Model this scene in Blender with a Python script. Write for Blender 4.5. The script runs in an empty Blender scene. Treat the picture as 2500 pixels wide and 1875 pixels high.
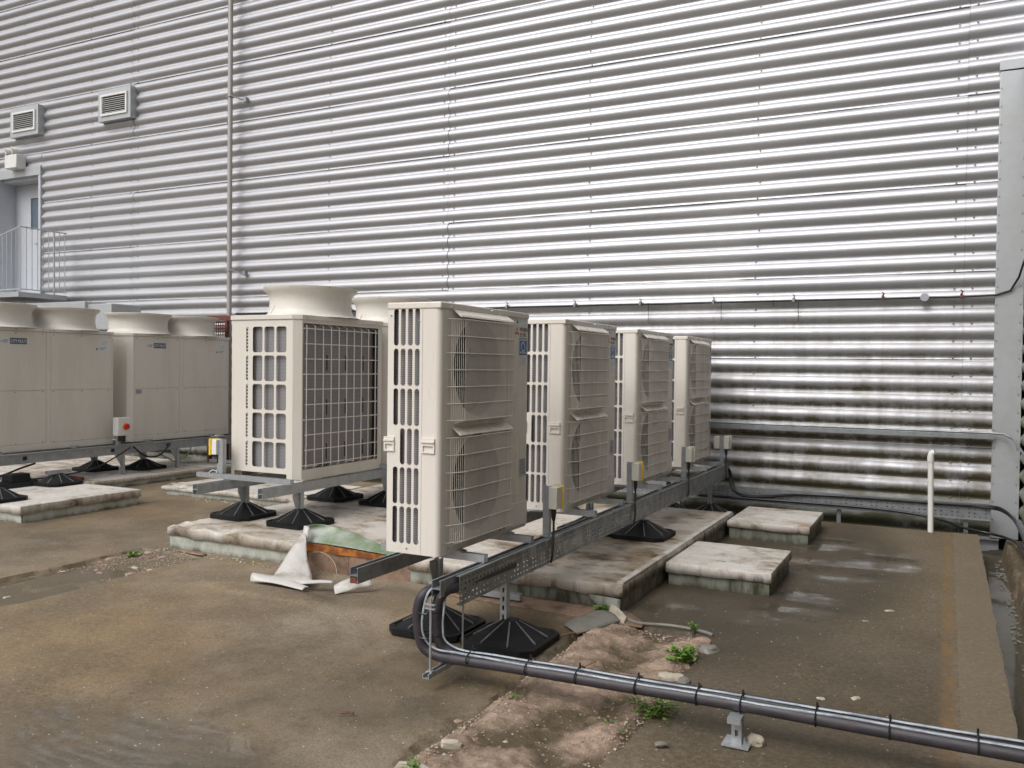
import bpy, math, random
import numpy as np
from mathutils import Vector, Matrix, noise
random.seed(7)
R = math.radians
S = bpy.context.scene
COL = S.collection

# ------------------------------------------------------------------ camera
def setup_camera():
    yaw, pitch, roll = R(-26.8), R(-1.12), R(0.67)
    f = Vector((math.sin(yaw)*math.cos(pitch), math.cos(yaw)*math.cos(pitch), math.sin(pitch)))
    r = Vector((math.cos(yaw), -math.sin(yaw), 0)); u = r.cross(f)
    c, s = math.cos(roll), math.sin(roll)
    r2 = c*r + s*u; u2 = -s*r + c*u
    cam = bpy.data.cameras.new('camera'); o = bpy.data.objects.new('camera', cam)
    COL.objects.link(o)
    m = Matrix((r2, u2, -f)).transposed().to_4x4(); m.translation = Vector((0, 0, 1.55))
    o.matrix_world = m
    cam.sensor_width = 36; cam.lens = 2100/2500*36; cam.clip_start = .05; cam.clip_end = 500
    S.camera = o
setup_camera()

# ------------------------------------------------------------------ sky, sun, exposure
SUN_EL, SUN_ROT = R(48), R(200)       # behind the camera, overcast
w = bpy.data.worlds.new('World'); S.world = w; w.use_nodes = True
nt = w.node_tree; nt.nodes.clear()
out = nt.nodes.new('ShaderNodeOutputWorld'); bg = nt.nodes.new('ShaderNodeBackground')
sky = nt.nodes.new('ShaderNodeTexSky'); sky.sky_type = 'NISHITA'; sky.sun_disc = False
sky.sun_elevation = SUN_EL; sky.sun_rotation = SUN_ROT; sky.air_density = 1.0; sky.dust_density = 5.0; sky.ozone_density = 1.0
hsv = nt.nodes.new('ShaderNodeHueSaturation'); hsv.inputs['Saturation'].default_value = .12
nt.links.new(sky.outputs[0], hsv.inputs['Color'])
# overcast cloud layer: soft uneven grey, brighter overhead than at the horizon
tc = nt.nodes.new('ShaderNodeTexCoord'); sep = nt.nodes.new('ShaderNodeSeparateXYZ')
nt.links.new(tc.outputs['Generated'], sep.inputs[0])
mr = nt.nodes.new('ShaderNodeMapRange'); mr.inputs['From Min'].default_value = 0; mr.inputs['From Max'].default_value = 1
mr.inputs['To Min'].default_value = .8; mr.inputs['To Max'].default_value = 1.9
nt.links.new(sep.outputs['Z'], mr.inputs['Value'])
cn = nt.nodes.new('ShaderNodeTexNoise'); cn.inputs['Scale'].default_value = 2.2; cn.inputs['Detail'].default_value = 4
nt.links.new(tc.outputs['Generated'], cn.inputs['Vector'])
cr = nt.nodes.new('ShaderNodeMapRange'); cr.inputs['From Min'].default_value = .3; cr.inputs['From Max'].default_value = .7
cr.inputs['To Min'].default_value = .85; cr.inputs['To Max'].default_value = 1.15
nt.links.new(cn.outputs[0], cr.inputs['Value'])
mu = nt.nodes.new('ShaderNodeMath'); mu.operation = 'MULTIPLY'
nt.links.new(mr.outputs[0], mu.inputs[0]); nt.links.new(cr.outputs[0], mu.inputs[1])
vm = nt.nodes.new('ShaderNodeVectorMath'); vm.operation = 'SCALE'
nt.links.new(hsv.outputs[0], vm.inputs[0]); nt.links.new(mu.outputs[0], vm.inputs['Scale'])
nt.links.new(vm.outputs[0], bg.inputs['Color']); bg.inputs['Strength'].default_value = .11
nt.links.new(bg.outputs[0], out.inputs[0])
sl = bpy.data.lights.new('sun', 'SUN'); sl.energy = .5; sl.angle = R(25); sl.color = (1, .97, .93)
so = bpy.data.objects.new('sun', sl); COL.objects.link(so)
# sky sun_rotation is measured from +Y towards +X
d = Vector((math.sin(SUN_ROT)*math.cos(SUN_EL), math.cos(SUN_ROT)*math.cos(SUN_EL), math.sin(SUN_EL)))
so.rotation_euler = d.to_track_quat('Z', 'Y').to_euler(); so.location = d*40
S.view_settings.view_transform = 'Standard'; S.view_settings.look = 'None'
S.view_settings.exposure = 0.13; S.view_settings.gamma = 1.0
S.view_settings.use_curve_mapping = False
S.render.engine = 'CYCLES'
S.cycles.max_bounces = 6; S.cycles.diffuse_bounces = 3; S.cycles.glossy_bounces = 4; S.cycles.transmission_bounces = 4

# ------------------------------------------------------------------ materials
def lnk(m, a, b): m.node_tree.links.new(a, b)
def nd(m, t, **k):
    n = m.node_tree.nodes.new(t)
    for a, v in k.items():
        if a in ('operation', 'blend_type', 'data_type', 'attribute_name', 'feature', 'distance', 'wave_type', 'bands_direction', 'interpolation_type', 'noise_dimensions'):
            setattr(n, a, v)
        else: n.inputs[a.replace('_', ' ')].default_value = v
    return n
def coords(m, scale=(1, 1, 1), world=False):
    if world:
        g = nd(m, 'ShaderNodeNewGeometry'); o = g.outputs['Position']
    else:
        g = nd(m, 'ShaderNodeTexCoord'); o = g.outputs['Object']
    mp = nd(m, 'ShaderNodeMapping'); mp.inputs['Scale'].default_value = scale
    lnk(m, o, mp.inputs['Vector']); return mp.outputs[0]
def noise_fac(m, scale, lo, hi, sc=(1, 1, 1), world=False, detail=5, rough=.6):
    n = nd(m, 'ShaderNodeTexNoise', Scale=scale, Detail=detail, Roughness=rough)
    lnk(m, coords(m, sc, world), n.inputs['Vector'])
    r = nd(m, 'ShaderNodeMapRange', From_Min=lo, From_Max=hi)
    lnk(m, n.outputs['Fac'], r.inputs['Value']); return r.outputs[0]
def mix(m, fac, a, b, bt='MIX'):
    n = m.node_tree.nodes.new('ShaderNodeMix'); n.data_type = 'RGBA'; n.blend_type = bt
    for s, v in ((0, fac), (6, a), (7, b)):
        if isinstance(v, (int, float)): n.inputs[s].default_value = v
        elif isinstance(v, tuple): n.inputs[s].default_value = v if len(v) == 4 else (*v, 1)
        else: lnk(m, v, n.inputs[s])
    return n.outputs[2]
def mth(m, op, a, b=None, c=None, clamp=False):
    n = m.node_tree.nodes.new('ShaderNodeMath'); n.operation = op; n.use_clamp = clamp
    for s, v in ((0, a), (1, b), (2, c)):
        if v is None: continue
        if isinstance(v, (int, float)): n.inputs[s].default_value = v
        else: lnk(m, v, n.inputs[s])
    return n.outputs[0]
def base(name, color=(.5, .5, .5), rough=.5, metal=0, spec=.5):
    m = bpy.data.materials.new(name); m.use_nodes = True
    b = m.node_tree.nodes['Principled BSDF']
    b.inputs['Base Color'].default_value = (*color, 1); b.inputs['Roughness'].default_value = rough
    b.inputs['Metallic'].default_value = metal; b.inputs['Specular IOR Level'].default_value = spec
    return m, b
def bump(m, b, h, strength=.3, dist=.005):
    n = nd(m, 'ShaderNodeBump', Strength=strength, Distance=dist); lnk(m, h, n.inputs['Height'])
    lnk(m, n.outputs[0], b.inputs['Normal']); return n
def stained(name, color, color2, rough=.5, metal=0, scale=3, lo=.45, hi=.75, sc=(1, 1, 1), bscale=0, bstr=.2, bdist=.003, world=False, spec=.5, fine=.08):
    m, b = base(name, color, rough, metal, spec)
    f = noise_fac(m, scale, lo, hi, sc, world)
    c = mix(m, f, color, color2)
    g = noise_fac(m, scale*9, .3, .7, sc, world, 3)
    c = mix(m, fine, c, mix(m, g, (.25, .25, .25), (1, 1, 1)), 'MULTIPLY') if fine else c
    lnk(m, c, b.inputs['Base Color'])
    rr = nd(m, 'ShaderNodeMapRange', To_Min=max(.05, rough-.07), To_Max=min(1, rough+.12)); lnk(m, f, rr.inputs['Value']); lnk(m, rr.outputs[0], b.inputs['Roughness'])
    if bscale:
        n = nd(m, 'ShaderNodeTexNoise', Scale=bscale, Detail=4); lnk(m, coords(m, (1, 1, 1), world), n.inputs['Vector'])
        bump(m, b, n.outputs[0], bstr, bdist)
    return m

MT = {}
MT['paint'] = stained('cream_paint', (.71, .665, .61), (.66, .61, .545), .30, scale=2.6, lo=.46, hi=.72, sc=(2.5, 2.5, .35), bscale=1.8, bstr=.12, bdist=.006, world=True, fine=.03)
MT['paint_old'] = stained('city_paint', (.66, .62, .56), (.605, .56, .49), .40, scale=2.2, lo=.46, hi=.72, sc=(2, 2, .35), bscale=2.5, bstr=.25, bdist=.006, world=True, fine=.04)
MT['cowl'] = stained('cowl_plastic', (.66, .625, .57), (.62, .585, .525), .45, scale=3, bscale=30, bstr=.04, bdist=.001)
MT['galv'] = stained('galvanised_steel', (.46, .48, .50), (.37, .39, .41), .40, .6, scale=14, lo=.4, hi=.65, bscale=40, bstr=.05)
MT['galv_wet'] = stained('weathered_steel', (.34, .355, .37), (.25, .26, .27), .42, .55, scale=11, lo=.4, hi=.65, bscale=40, bstr=.05)
MT['rubber'] = stained('black_rubber', (.006, .006, .007), (.014, .014, .014), .6, scale=9, bscale=80, bstr=.1, spec=.25)
MT['rib'] = stained('pale_rib', (.10, .10, .105), (.20, .20, .20), .35, scale=20)  # foot ribs, a paler grey than the rubber
MT['cable'] = stained('black_cable', (.012, .012, .014), (.025, .025, .028), .4, scale=15)
MT['pipe'] = stained('pipe_insulation', (.036, .031, .038), (.06, .052, .06), .55, scale=14, bscale=140, bstr=.25, bdist=.0015)
MT['pale_cable'] = stained('pale_cable', (.34, .38, .42), (.2, .22, .25), .35, scale=30, sc=(1, 1, 1))
MT['shroud'] = stained('shroud_grey', (.22, .21, .19), (.17, .16, .145), .5)
MT['dark'] = stained('dark_interior', (.015, .015, .017), (.03, .03, .03), .7)
MT['white'] = stained('white_plastic', (.74, .74, .72), (.66, .66, .64), .35, scale=6)
MT['white_pipe'] = stained('white_pvc', (.72, .72, .68), (.5, .5, .42), .35, scale=5, lo=.5, hi=.9)
MT['box'] = stained('switch_cream', (.66, .65, .57), (.58, .57, .5), .4, scale=10)
MT['yellow'] = stained('switch_yellow', (.75, .52, .04), (.7, .48, .05), .4, scale=10)
MT['red'] = stained('switch_red', (.55, .02, .02), (.45, .02, .02), .35, scale=10)
MT['doorpaint'] = stained('door_grey', (.50, .52, .56), (.44, .46, .50), .4, scale=2)
MT['flash'] = stained('flashing_grey', (.50, .52, .54), (.40, .41, .40), .35, .35, scale=1.5, lo=.4, hi=.8, bscale=2, bstr=.15, bdist=.01)
MT['glass'] = stained('door_glass', (.10, .13, .17), (.13, .16, .2), .08, scale=2)
MT['rail'] = stained('railing_grey', (.50, .52, .53), (.42, .44, .45), .4, .3, scale=5)
MT['polepaint'] = stained('pole_grey', (.42, .41, .39), (.30, .24, .19), .45, .3, scale=1.2, lo=.5, hi=.8)
MT['rustred'] = stained('red_oxide', (.16, .045, .03), (.08, .025, .02), .6, scale=12)
MT['sticker'] = stained('sticker_white', (.66, .68, .70), (.6, .62, .64), .3, scale=8)
MT['stickgrey'] = stained('sticker_grey', (.38, .40, .44), (.33, .35, .4), .35, scale=12)
MT['stickblue'] = stained('sticker_blue', (.035, .13, .34), (.05, .18, .42), .3, scale=8)
MT['plate'] = stained('badge_dark', (.10, .12, .16), (.12, .14, .18), .35, scale=8)
MT['inkred'] = stained('ink_red', (.5, .02, .03), (.45, .02, .03), .35)
MT['ink'] = stained('ink_dark', (.07, .06, .07), (.09, .08, .09), .4)
MT['inklight'] = stained('ink_light', (.66, .68, .72), (.6, .62, .66), .35)
MT['foam'] = stained('orange_foam', (.46, .16, .025), (.20, .07, .025), .8, scale=10, lo=.45, hi=.6, bscale=40, bstr=.5, bdist=.01)
MT['green'] = stained('green_underside', (.14, .20, .105), (.30, .315, .29), .35, scale=5, lo=.42, hi=.62, bscale=12, bstr=.5, bdist=.015)
MT['board'] = stained('brown_board', (.27, .17, .12), (.12, .08, .05), .75, scale=9, lo=.45, hi=.7, bscale=60, bstr=.3)
MT['flapwhite'] = stained('membrane_white', (.52, .50, .47), (.30, .27, .23), .45, scale=6, lo=.5, hi=.72, bscale=12, bstr=.6, bdist=.02)
MT['lead'] = stained('grey_flap', (.20, .19, .165), (.13, .12, .10), .5, scale=10, bscale=20, bstr=.3, bdist=.01)
MT['stone'] = stained('pink_rubble', (.34, .24, .19), (.20, .14, .10), .8, scale=14, bscale=60, bstr=.6, bdist=.006)
MT['stonepale'] = stained('pale_rubble', (.46, .41, .33), (.28, .24, .18), .8, scale=14, bscale=60, bstr=.5, bdist=.006)
MT['soil'] = stained('dark_silt', (.05, .042, .03), (.10, .075, .05), .7, scale=8, bscale=50, bstr=.6, bdist=.01)
MT['wood'] = stained('dead_twig', (.25, .17, .08), (.12, .08, .05), .8, scale=20)
MT['stem'] = stained('weed_stem', (.10, .14, .03), (.16, .12, .05), .6, scale=20)

def leaf_mat():
    m, b = base('weed_leaf', (.09, .2, .02), .5)
    oi = nd(m, 'ShaderNodeNewGeometry')
    c = mix(m, oi.outputs['Random Per Island'], (.045, .12, .012), (.17, .30, .035))
    lnk(m, c, b.inputs['Base Color'])
    b.inputs['Transmission Weight'].default_value = 0
    b.inputs['Subsurface Weight'].default_value = .15; b.inputs['Subsurface Radius'].default_value = (.01, .02, .005)
    return m
MT['leaf'] = leaf_mat()

def coil_mat():
    m, b = base('coil_fins', (.13, .125, .13), .45, .6)
    wv = nd(m, 'ShaderNodeTexWave', wave_type='BANDS', bands_direction='Z', Scale=26, Distortion=.05)
    lnk(m, coords(m), wv.inputs['Vector'])
    n = noise_fac(m, 3, .4, .7)
    c = mix(m, wv.outputs['Fac'], (.17, .165, .175), (.30, .295, .31)); c = mix(m, mth(m, 'MULTIPLY', n, .35), c, (.3, .28, .27))
    lnk(m, c, b.inputs['Base Color']); b.inputs['Metallic'].default_value = .2
    return m
MT['coil'] = coil_mat()

def cladding_mat(name, clean=(.45, .45, .47), dirt_top=2.2, greenish=0.0):
    m, b = base(name, clean, .3, 1.0)
    g = nd(m, 'ShaderNodeNewGeometry'); sp = nd(m, 'ShaderNodeSeparateXYZ'); lnk(m, g.outputs['Position'], sp.inputs[0])
    z = sp.outputs['Z']
    lowz = nd(m, 'ShaderNodeMapRange', From_Min=dirt_top, From_Max=0.0); lnk(m, z, lowz.inputs['Value'])
    pz = mth(m, 'POWER', lowz.outputs[0], 1.3)
    st = noise_fac(m, 1.0, .38, .72, (9, 9, .9), True, 6, .65)     # vertical streaks
    bl = noise_fac(m, 2.6, .35, .7, (.8, 1, 2.2), True, 6, .65)    # blotches drawn along the ribs
    fn = noise_fac(m, 60, .35, .75, (1, 1, 1), True, 3)
    # ribs: runoff silt settles on the lower flank and valley of each rib
    ph = mth(m, 'FRACT', mth(m, 'DIVIDE', mth(m, 'SUBTRACT', z, 2.595), .18))
    low = nd(m, 'ShaderNodeMapRange', From_Min=.62, From_Max=.2); lnk(m, ph, low.inputs['Value'])
    upr = mth(m, 'ADD', mth(m, 'MULTIPLY', low.outputs[0], .75), .25)
    mud = mth(m, 'MULTIPLY', mth(m, 'ADD', mth(m, 'MULTIPLY', st, .55), mth(m, 'MULTIPLY', bl, .8)), pz)
    mud = mth(m, 'MULTIPLY', mth(m, 'MULTIPLY', mud, upr), 2.7, clamp=True)
    lowest = nd(m, 'ShaderNodeMapRange', From_Min=.42, From_Max=.02); lnk(m, z, lowest.inputs['Value'])
    algae = mth(m, 'MULTIPLY', lowest.outputs[0], mth(m, 'ADD', .55, mth(m, 'MULTIPLY', bl, .7)), clamp=True)
    c = mix(m, mth(m, 'MULTIPLY', fn, .12), clean, (.45, .45, .45))
    c = mix(m, mth(m, 'MULTIPLY', st, .10), c, (.38, .36, .33))
    c = mix(m, mud, c, (.115, .098, .06)); c = mix(m, algae, c, (.045, .045, .018))
    # rust runs below the cable clamps
    x = sp.outputs['X']; rust = None
    wob = mth(m, 'MULTIPLY', mth(m, 'SUBTRACT', noise_fac(m, 9, 0, 1, (1, 1, 1), True, 2), .5), .05)
    for xi in (-2.42, -1.53, -.62, .12):
        dx = mth(m, 'ABSOLUTE', mth(m, 'ADD', mth(m, 'SUBTRACT', x, xi), wob))
        a = nd(m, 'ShaderNodeMapRange', From_Min=.02, From_Max=.002); lnk(m, dx, a.inputs['Value'])
        rust = a.outputs[0] if rust is None else mth(m, 'MAXIMUM', rust, a.outputs[0])
    v = nd(m, 'ShaderNodeMapRange', From_Min=1.5, From_Max=2.05); lnk(m, z, v.inputs['Value'])
    v2 = nd(m, 'ShaderNodeMapRange', From_Min=2.2, From_Max=2.1); lnk(m, z, v2.inputs['Value'])
    rf = mth(m, 'MULTIPLY', mth(m, 'MULTIPLY', rust, v.outputs[0]), mth(m, 'MULTIPLY', v2.outputs[0], mth(m, 'MULTIPLY', st, .8)))
    c = mix(m, rf, c, (.32, .13, .05))
    if greenish:
        c = mix(m, mth(m, 'MULTIPLY', bl, greenish), c, (.16, .14, .07))
    lnk(m, c, b.inputs['Base Color'])
    tot = mth(m, 'ADD', mud, algae, clamp=True)
    rr = nd(m, 'ShaderNodeMapRange', To_Min=.44, To_Max=.78); lnk(m, tot, rr.inputs['Value'])
    lnk(m, mth(m, 'ADD', rr.outputs[0], mth(m, 'MULTIPLY', st, .06)), b.inputs['Roughness'])
    lnk(m, mth(m, 'SUBTRACT', .62, mth(m, 'MULTIPLY', tot, .5)), b.inputs['Metallic'])
    n = nd(m, 'ShaderNodeTexNoise', Scale=1.1, Detail=3); lnk(m, coords(m, (1, 1, 5), True), n.inputs['Vector'])
    bump(m, b, n.outputs[0], .45, .015)
    return m
MT['clad'] = cladding_mat('profiled_cladding', dirt_top=2.9)
MT['clad_side'] = cladding_mat('side_cladding', (.42, .41, .36), 4.6, .5)

def deck_mat():
    m, b = base('roof_deck_membrane', (.14, .115, .085), .6)
    at = nd(m, 'ShaderNodeAttribute', attribute_name='wet'); wet = at.outputs['Fac']
    n1 = noise_fac(m, .55, .42, .60, (1, 1, 1), True, 6, .6)
    n2 = noise_fac(m, 2.9, .45, .58, (1, 1, 1), True, 7, .65)
    n3 = noise_fac(m, 34, .42, .60, (1, 1, 1), True, 4)
    c = mix(m, n1, (.250, .200, .142), (.225, .150, .070))
    g0 = nd(m, 'ShaderNodeNewGeometry'); sp0 = nd(m, 'ShaderNodeSeparateXYZ'); lnk(m, g0.outputs['Position'], sp0.inputs[0])
    rz = nd(m, 'ShaderNodeMapRange', From_Min=-2.1, From_Max=-1.2); lnk(m, sp0.outputs['X'], rz.inputs['Value'])
    c = mix(m, mth(m, 'MULTIPLY', rz.outputs[0], .8), c, mix(m, n1, (.115, .088, .054), (.082, .060, .031)))
    n4 = noise_fac(m, 1.7, .46, .60, (1, 1, 1), True, 6, .68)
    c = mix(m, mth(m, 'MULTIPLY', n4, .6), c, (.105, .070, .032))
    c = mix(m, mth(m, 'MULTIPLY', n2, .42), c, (.105, .078, .040))
    c = mix(m, mth(m, 'MULTIPLY', n3, .36), c, (.27, .225, .17))
    n5 = noise_fac(m, 95, .5, .66, (1, 1, 1), True, 3)
    c = mix(m, mth(m, 'MULTIPLY', n5, .6), c, (.06, .046, .028))
    # mineral grit: tiny pale chips
    v = nd(m, 'ShaderNodeTexVoronoi', Scale=38, Randomness=1.0); lnk(m, coords(m, (1, 1, 1), True), v.inputs['Vector'])
    sz = nd(m, 'ShaderNodeSeparateColor'); lnk(m, v.outputs['Color'], sz.inputs[0])
    keep = mth(m, 'GREATER_THAN', sz.outputs[0], .78)
    chip = mth(m, 'MULTIPLY', mth(m, 'LESS_THAN', v.outputs['Distance'], mth(m, 'MULTIPLY', sz.outputs[1], .20)), keep)
    v2 = nd(m, 'ShaderNodeTexVoronoi', Scale=120, Randomness=1.0); lnk(m, coords(m, (1, 1, 1), True), v2.inputs['Vector'])
    s2 = nd(m, 'ShaderNodeSeparateColor'); lnk(m, v2.outputs['Color'], s2.inputs[0])
    chip2 = mth(m, 'MULTIPLY', mth(m, 'GREATER_THAN', s2.outputs[0], .90), mth(m, 'LESS_THAN', v2.outputs['Distance'], .28))
    dk = mth(m, 'MULTIPLY', mth(m, 'LESS_THAN', s2.outputs[1], .10), mth(m, 'LESS_THAN', v2.outputs['Distance'], .3))
    c = mix(m, mth(m, 'MULTIPLY', chip2, .75), c, (.36, .32, .26))
    c = mix(m, mth(m, 'MULTIPLY', dk, .5), c, (.05, .04, .03))
    # damp sheen and silt: wet parts are darker in tone
    damp = mth(m, 'MULTIPLY', wet, 1.0, clamp=True)
    c = mix(m, mth(m, 'MULTIPLY', damp, .78), c, mix(m, n2, (.040, .030, .018), (.026, .020, .010)))
    c = mix(m, mth(m, 'MULTIPLY', chip, .8), c, (.5, .46, .38))
    ck = nd(m, 'ShaderNodeTexNoise', Scale=.8, Detail=5, Roughness=.55); lnk(m, coords(m, (1, 1, 1), True), ck.inputs['Vector'])
    ckl = nd(m, 'ShaderNodeMapRange', From_Min=.0016, From_Max=.0); lnk(m, mth(m, 'ABSOLUTE', mth(m, 'SUBTRACT', ck.outputs[0], .53)), ckl.inputs['Value'])
    c = mix(m, mth(m, 'MULTIPLY', mth(m, 'MULTIPLY', ckl.outputs[0], n1), .55), c, (.30, .25, .18))
    # orange tinted seam line along the right side
    g = nd(m, 'ShaderNodeNewGeometry'); sp = nd(m, 'ShaderNodeSeparateXYZ'); lnk(m, g.outputs['Position'], sp.inputs[0])
    dx = mth(m, 'ABSOLUTE', mth(m, 'SUBTRACT', sp.outputs['X'], .035))
    ln = nd(m, 'ShaderNodeMapRange', From_Min=.045, From_Max=.015); lnk(m, dx, ln.inputs['Value'])
    c = mix(m, mth(m, 'MULTIPLY', ln.outputs[0], mth(m, 'ADD', .2, mth(m, 'MULTIPLY', n2, .5))), c, (.20, .115, .042))
    rt = mth(m, 'GREATER_THAN', sp.outputs['X'], .085)
    c = mix(m, mth(m, 'MULTIPLY', rt, .42), c, (.20, .16, .11))
    lnk(m, c, b.inputs['Base Color'])
    rr = nd(m, 'ShaderNodeMapRange', To_Min=.72, To_Max=.60); lnk(m, damp, rr.inputs['Value']); lnk(m, rr.outputs[0], b.inputs['Roughness'])
    pool = nd(m, 'ShaderNodeMapRange', From_Min=.45, From_Max=.85); lnk(m, mth(m, 'ADD', wet, mth(m, 'MULTIPLY', mth(m, 'SUBTRACT', n2, .5), .35)), pool.inputs['Value'])
    at2 = nd(m, 'ShaderNodeAttribute', attribute_name='pool')
    lnk(m, mth(m, 'MULTIPLY', mth(m, 'MULTIPLY', at2.outputs['Fac'], mth(m, 'ADD', .2, mth(m, 'MULTIPLY', n2, 1.1))), .95, clamp=True), b.inputs['Coat Weight']); b.inputs['Coat Roughness'].default_value = .03; b.inputs['Coat IOR'].default_value = 1.33
    h = nd(m, 'ShaderNodeTexNoise', Scale=55, Detail=5, Roughness=.7); lnk(m, coords(m, (1, 1, 1), True), h.inputs['Vector'])
    h2 = nd(m, 'ShaderNodeTexNoise', Scale=3, Detail=3); lnk(m, coords(m, (1, 1, 1), True), h2.inputs['Vector'])
    hh = mth(m, 'ADD', h.outputs[0], mth(m, 'MULTIPLY', h2.outputs[0], 3.0))
    bump(m, b, hh, .5, .006)
    # hairline scratches and a few wandering cracks
    # water film: faint ripples where the gutter wind reaches it
    rp = nd(m, 'ShaderNodeTexNoise', Scale=7, Detail=1); lnk(m, coords(m, (1, 2.0, 1), True), rp.inputs['Vector'])
    cb = nd(m, 'ShaderNodeBump', Strength=.10, Distance=.002); lnk(m, rp.outputs[0], cb.inputs['Height'])
    lnk(m, cb.outputs[0], b.inputs['Coat Normal'])
    return m
MT['deck'] = deck_mat()

def pad_mat(name, white, stain, amt):
    m, b = base(name, white, .5)
    a = noise_fac(m, 1.5, .44, .60, (1, 1.3, 1), True, 6, .62)
    a2 = noise_fac(m, 4.5, .47, .64, (1, 1.2, 1), True, 6, .68)
    e = noise_fac(m, 26, .46, .68, (1, 1, .5), True, 4, .7)
    rs = noise_fac(m, 1.3, .60, .72, (1, 1.3, 1), True, 5, .65)
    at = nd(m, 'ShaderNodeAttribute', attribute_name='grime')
    g = nd(m, 'ShaderNodeNewGeometry'); sp = nd(m, 'ShaderNodeSeparateXYZ'); lnk(m, g.outputs['Position'], sp.inputs[0])
    f = mth(m, 'MULTIPLY', mth(m, 'ADD', mth(m, 'MULTIPLY', a, .75), mth(m, 'MULTIPLY', a2, .5)), amt, clamp=True)
    c = mix(m, f, white, stain)
    rg = nd(m, 'ShaderNodeMapRange', From_Min=-4.3, From_Max=-2.7); lnk(m, sp.outputs['X'], rg.inputs['Value'])
    rg2 = nd(m, 'ShaderNodeMapRange', From_Min=-1.83, From_Max=-1.87); lnk(m, sp.outputs['X'], rg2.inputs['Value'])
    old = mth(m, 'MULTIPLY', rg.outputs[0], rg2.outputs[0])
    c = mix(m, mth(m, 'MULTIPLY', old, mth(m, 'ADD', .22, mth(m, 'MULTIPLY', a, .5))), c, (.24, .165, .085))
    c = mix(m, mth(m, 'MULTIPLY', mth(m, 'MULTIPLY', a, a2), mth(m, 'ADD', .62, mth(m, 'MULTIPLY', old, .35))), c, (.050, .040, .022))
    c = mix(m, mth(m, 'MULTIPLY', mth(m, 'MULTIPLY', e, a2), .55), c, (.09, .075, .045))
    cn_ = nd(m, 'ShaderNodeTexNoise', Scale=1.9, Detail=3, Roughness=.5); lnk(m, coords(m, (1, 1.6, 1), True), cn_.inputs['Vector'])
    cre = nd(m, 'ShaderNodeMapRange', From_Min=.006, From_Max=.0); lnk(m, mth(m, 'ABSOLUTE', mth(m, 'SUBTRACT', cn_.outputs[0], .5)), cre.inputs['Value'])
    c = mix(m, mth(m, 'MULTIPLY', mth(m, 'MULTIPLY', cre.outputs[0], a2), .9), c, (.09, .07, .05))
    c = mix(m, mth(m, 'MULTIPLY', rs, .6), c, (.27, .115, .045))
    # drips and black mould on the turned-down edge
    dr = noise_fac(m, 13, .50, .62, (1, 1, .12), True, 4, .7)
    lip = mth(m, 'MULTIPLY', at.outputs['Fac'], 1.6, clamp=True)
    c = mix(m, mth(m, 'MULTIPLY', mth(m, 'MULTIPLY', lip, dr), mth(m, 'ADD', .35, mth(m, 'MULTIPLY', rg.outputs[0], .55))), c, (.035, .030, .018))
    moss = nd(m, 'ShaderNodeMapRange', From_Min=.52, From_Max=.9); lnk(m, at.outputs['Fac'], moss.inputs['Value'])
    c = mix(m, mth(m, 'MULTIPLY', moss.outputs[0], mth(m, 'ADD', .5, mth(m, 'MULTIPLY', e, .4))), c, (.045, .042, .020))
    lnk(m, c, b.inputs['Base Color'])
    rr = nd(m, 'ShaderNodeMapRange', To_Min=.32, To_Max=.62); lnk(m, a2, rr.inputs['Value']); lnk(m, rr.outputs[0], b.inputs['Roughness'])
    n = nd(m, 'ShaderNodeTexNoise', Scale=11, Detail=5); lnk(m, coords(m, (1, 1, 1), True), n.inputs['Vector'])
    bump(m, b, n.outputs[0], .5, .010)
    return m
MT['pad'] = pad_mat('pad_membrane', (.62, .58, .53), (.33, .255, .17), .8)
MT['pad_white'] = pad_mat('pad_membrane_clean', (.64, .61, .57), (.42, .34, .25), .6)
def skirt_mat():
    m, b = base('pad_skirt', (.50, .53, .48), .5)
    g = nd(m, 'ShaderNodeNewGeometry'); sp = nd(m, 'ShaderNodeSeparateXYZ'); lnk(m, g.outputs['Position'], sp.inputs[0])
    a = noise_fac(m, 5, .42, .66, (1, 1, .6), True, 7, .7); a2 = noise_fac(m, 16, .45, .7, (1, 1, .25), True, 5)
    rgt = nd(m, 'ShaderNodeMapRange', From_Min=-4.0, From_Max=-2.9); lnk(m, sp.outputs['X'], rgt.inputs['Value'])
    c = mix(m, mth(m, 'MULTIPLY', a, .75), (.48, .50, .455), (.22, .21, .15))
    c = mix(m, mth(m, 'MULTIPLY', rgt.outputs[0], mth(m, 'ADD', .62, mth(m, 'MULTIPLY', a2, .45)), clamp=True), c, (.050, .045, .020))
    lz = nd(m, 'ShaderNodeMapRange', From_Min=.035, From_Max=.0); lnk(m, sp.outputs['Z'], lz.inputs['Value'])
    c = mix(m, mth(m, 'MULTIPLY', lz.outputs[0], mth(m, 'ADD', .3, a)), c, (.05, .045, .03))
    lnk(m, c, b.inputs['Base Color'])
    n = nd(m, 'ShaderNodeTexNoise', Scale=10, Detail=5); lnk(m, coords(m, (1, 1, 1), True), n.inputs['Vector'])
    bump(m, b, n.outputs[0], .4, .01)
    return m
MT['skirt'] = skirt_mat()

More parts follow.
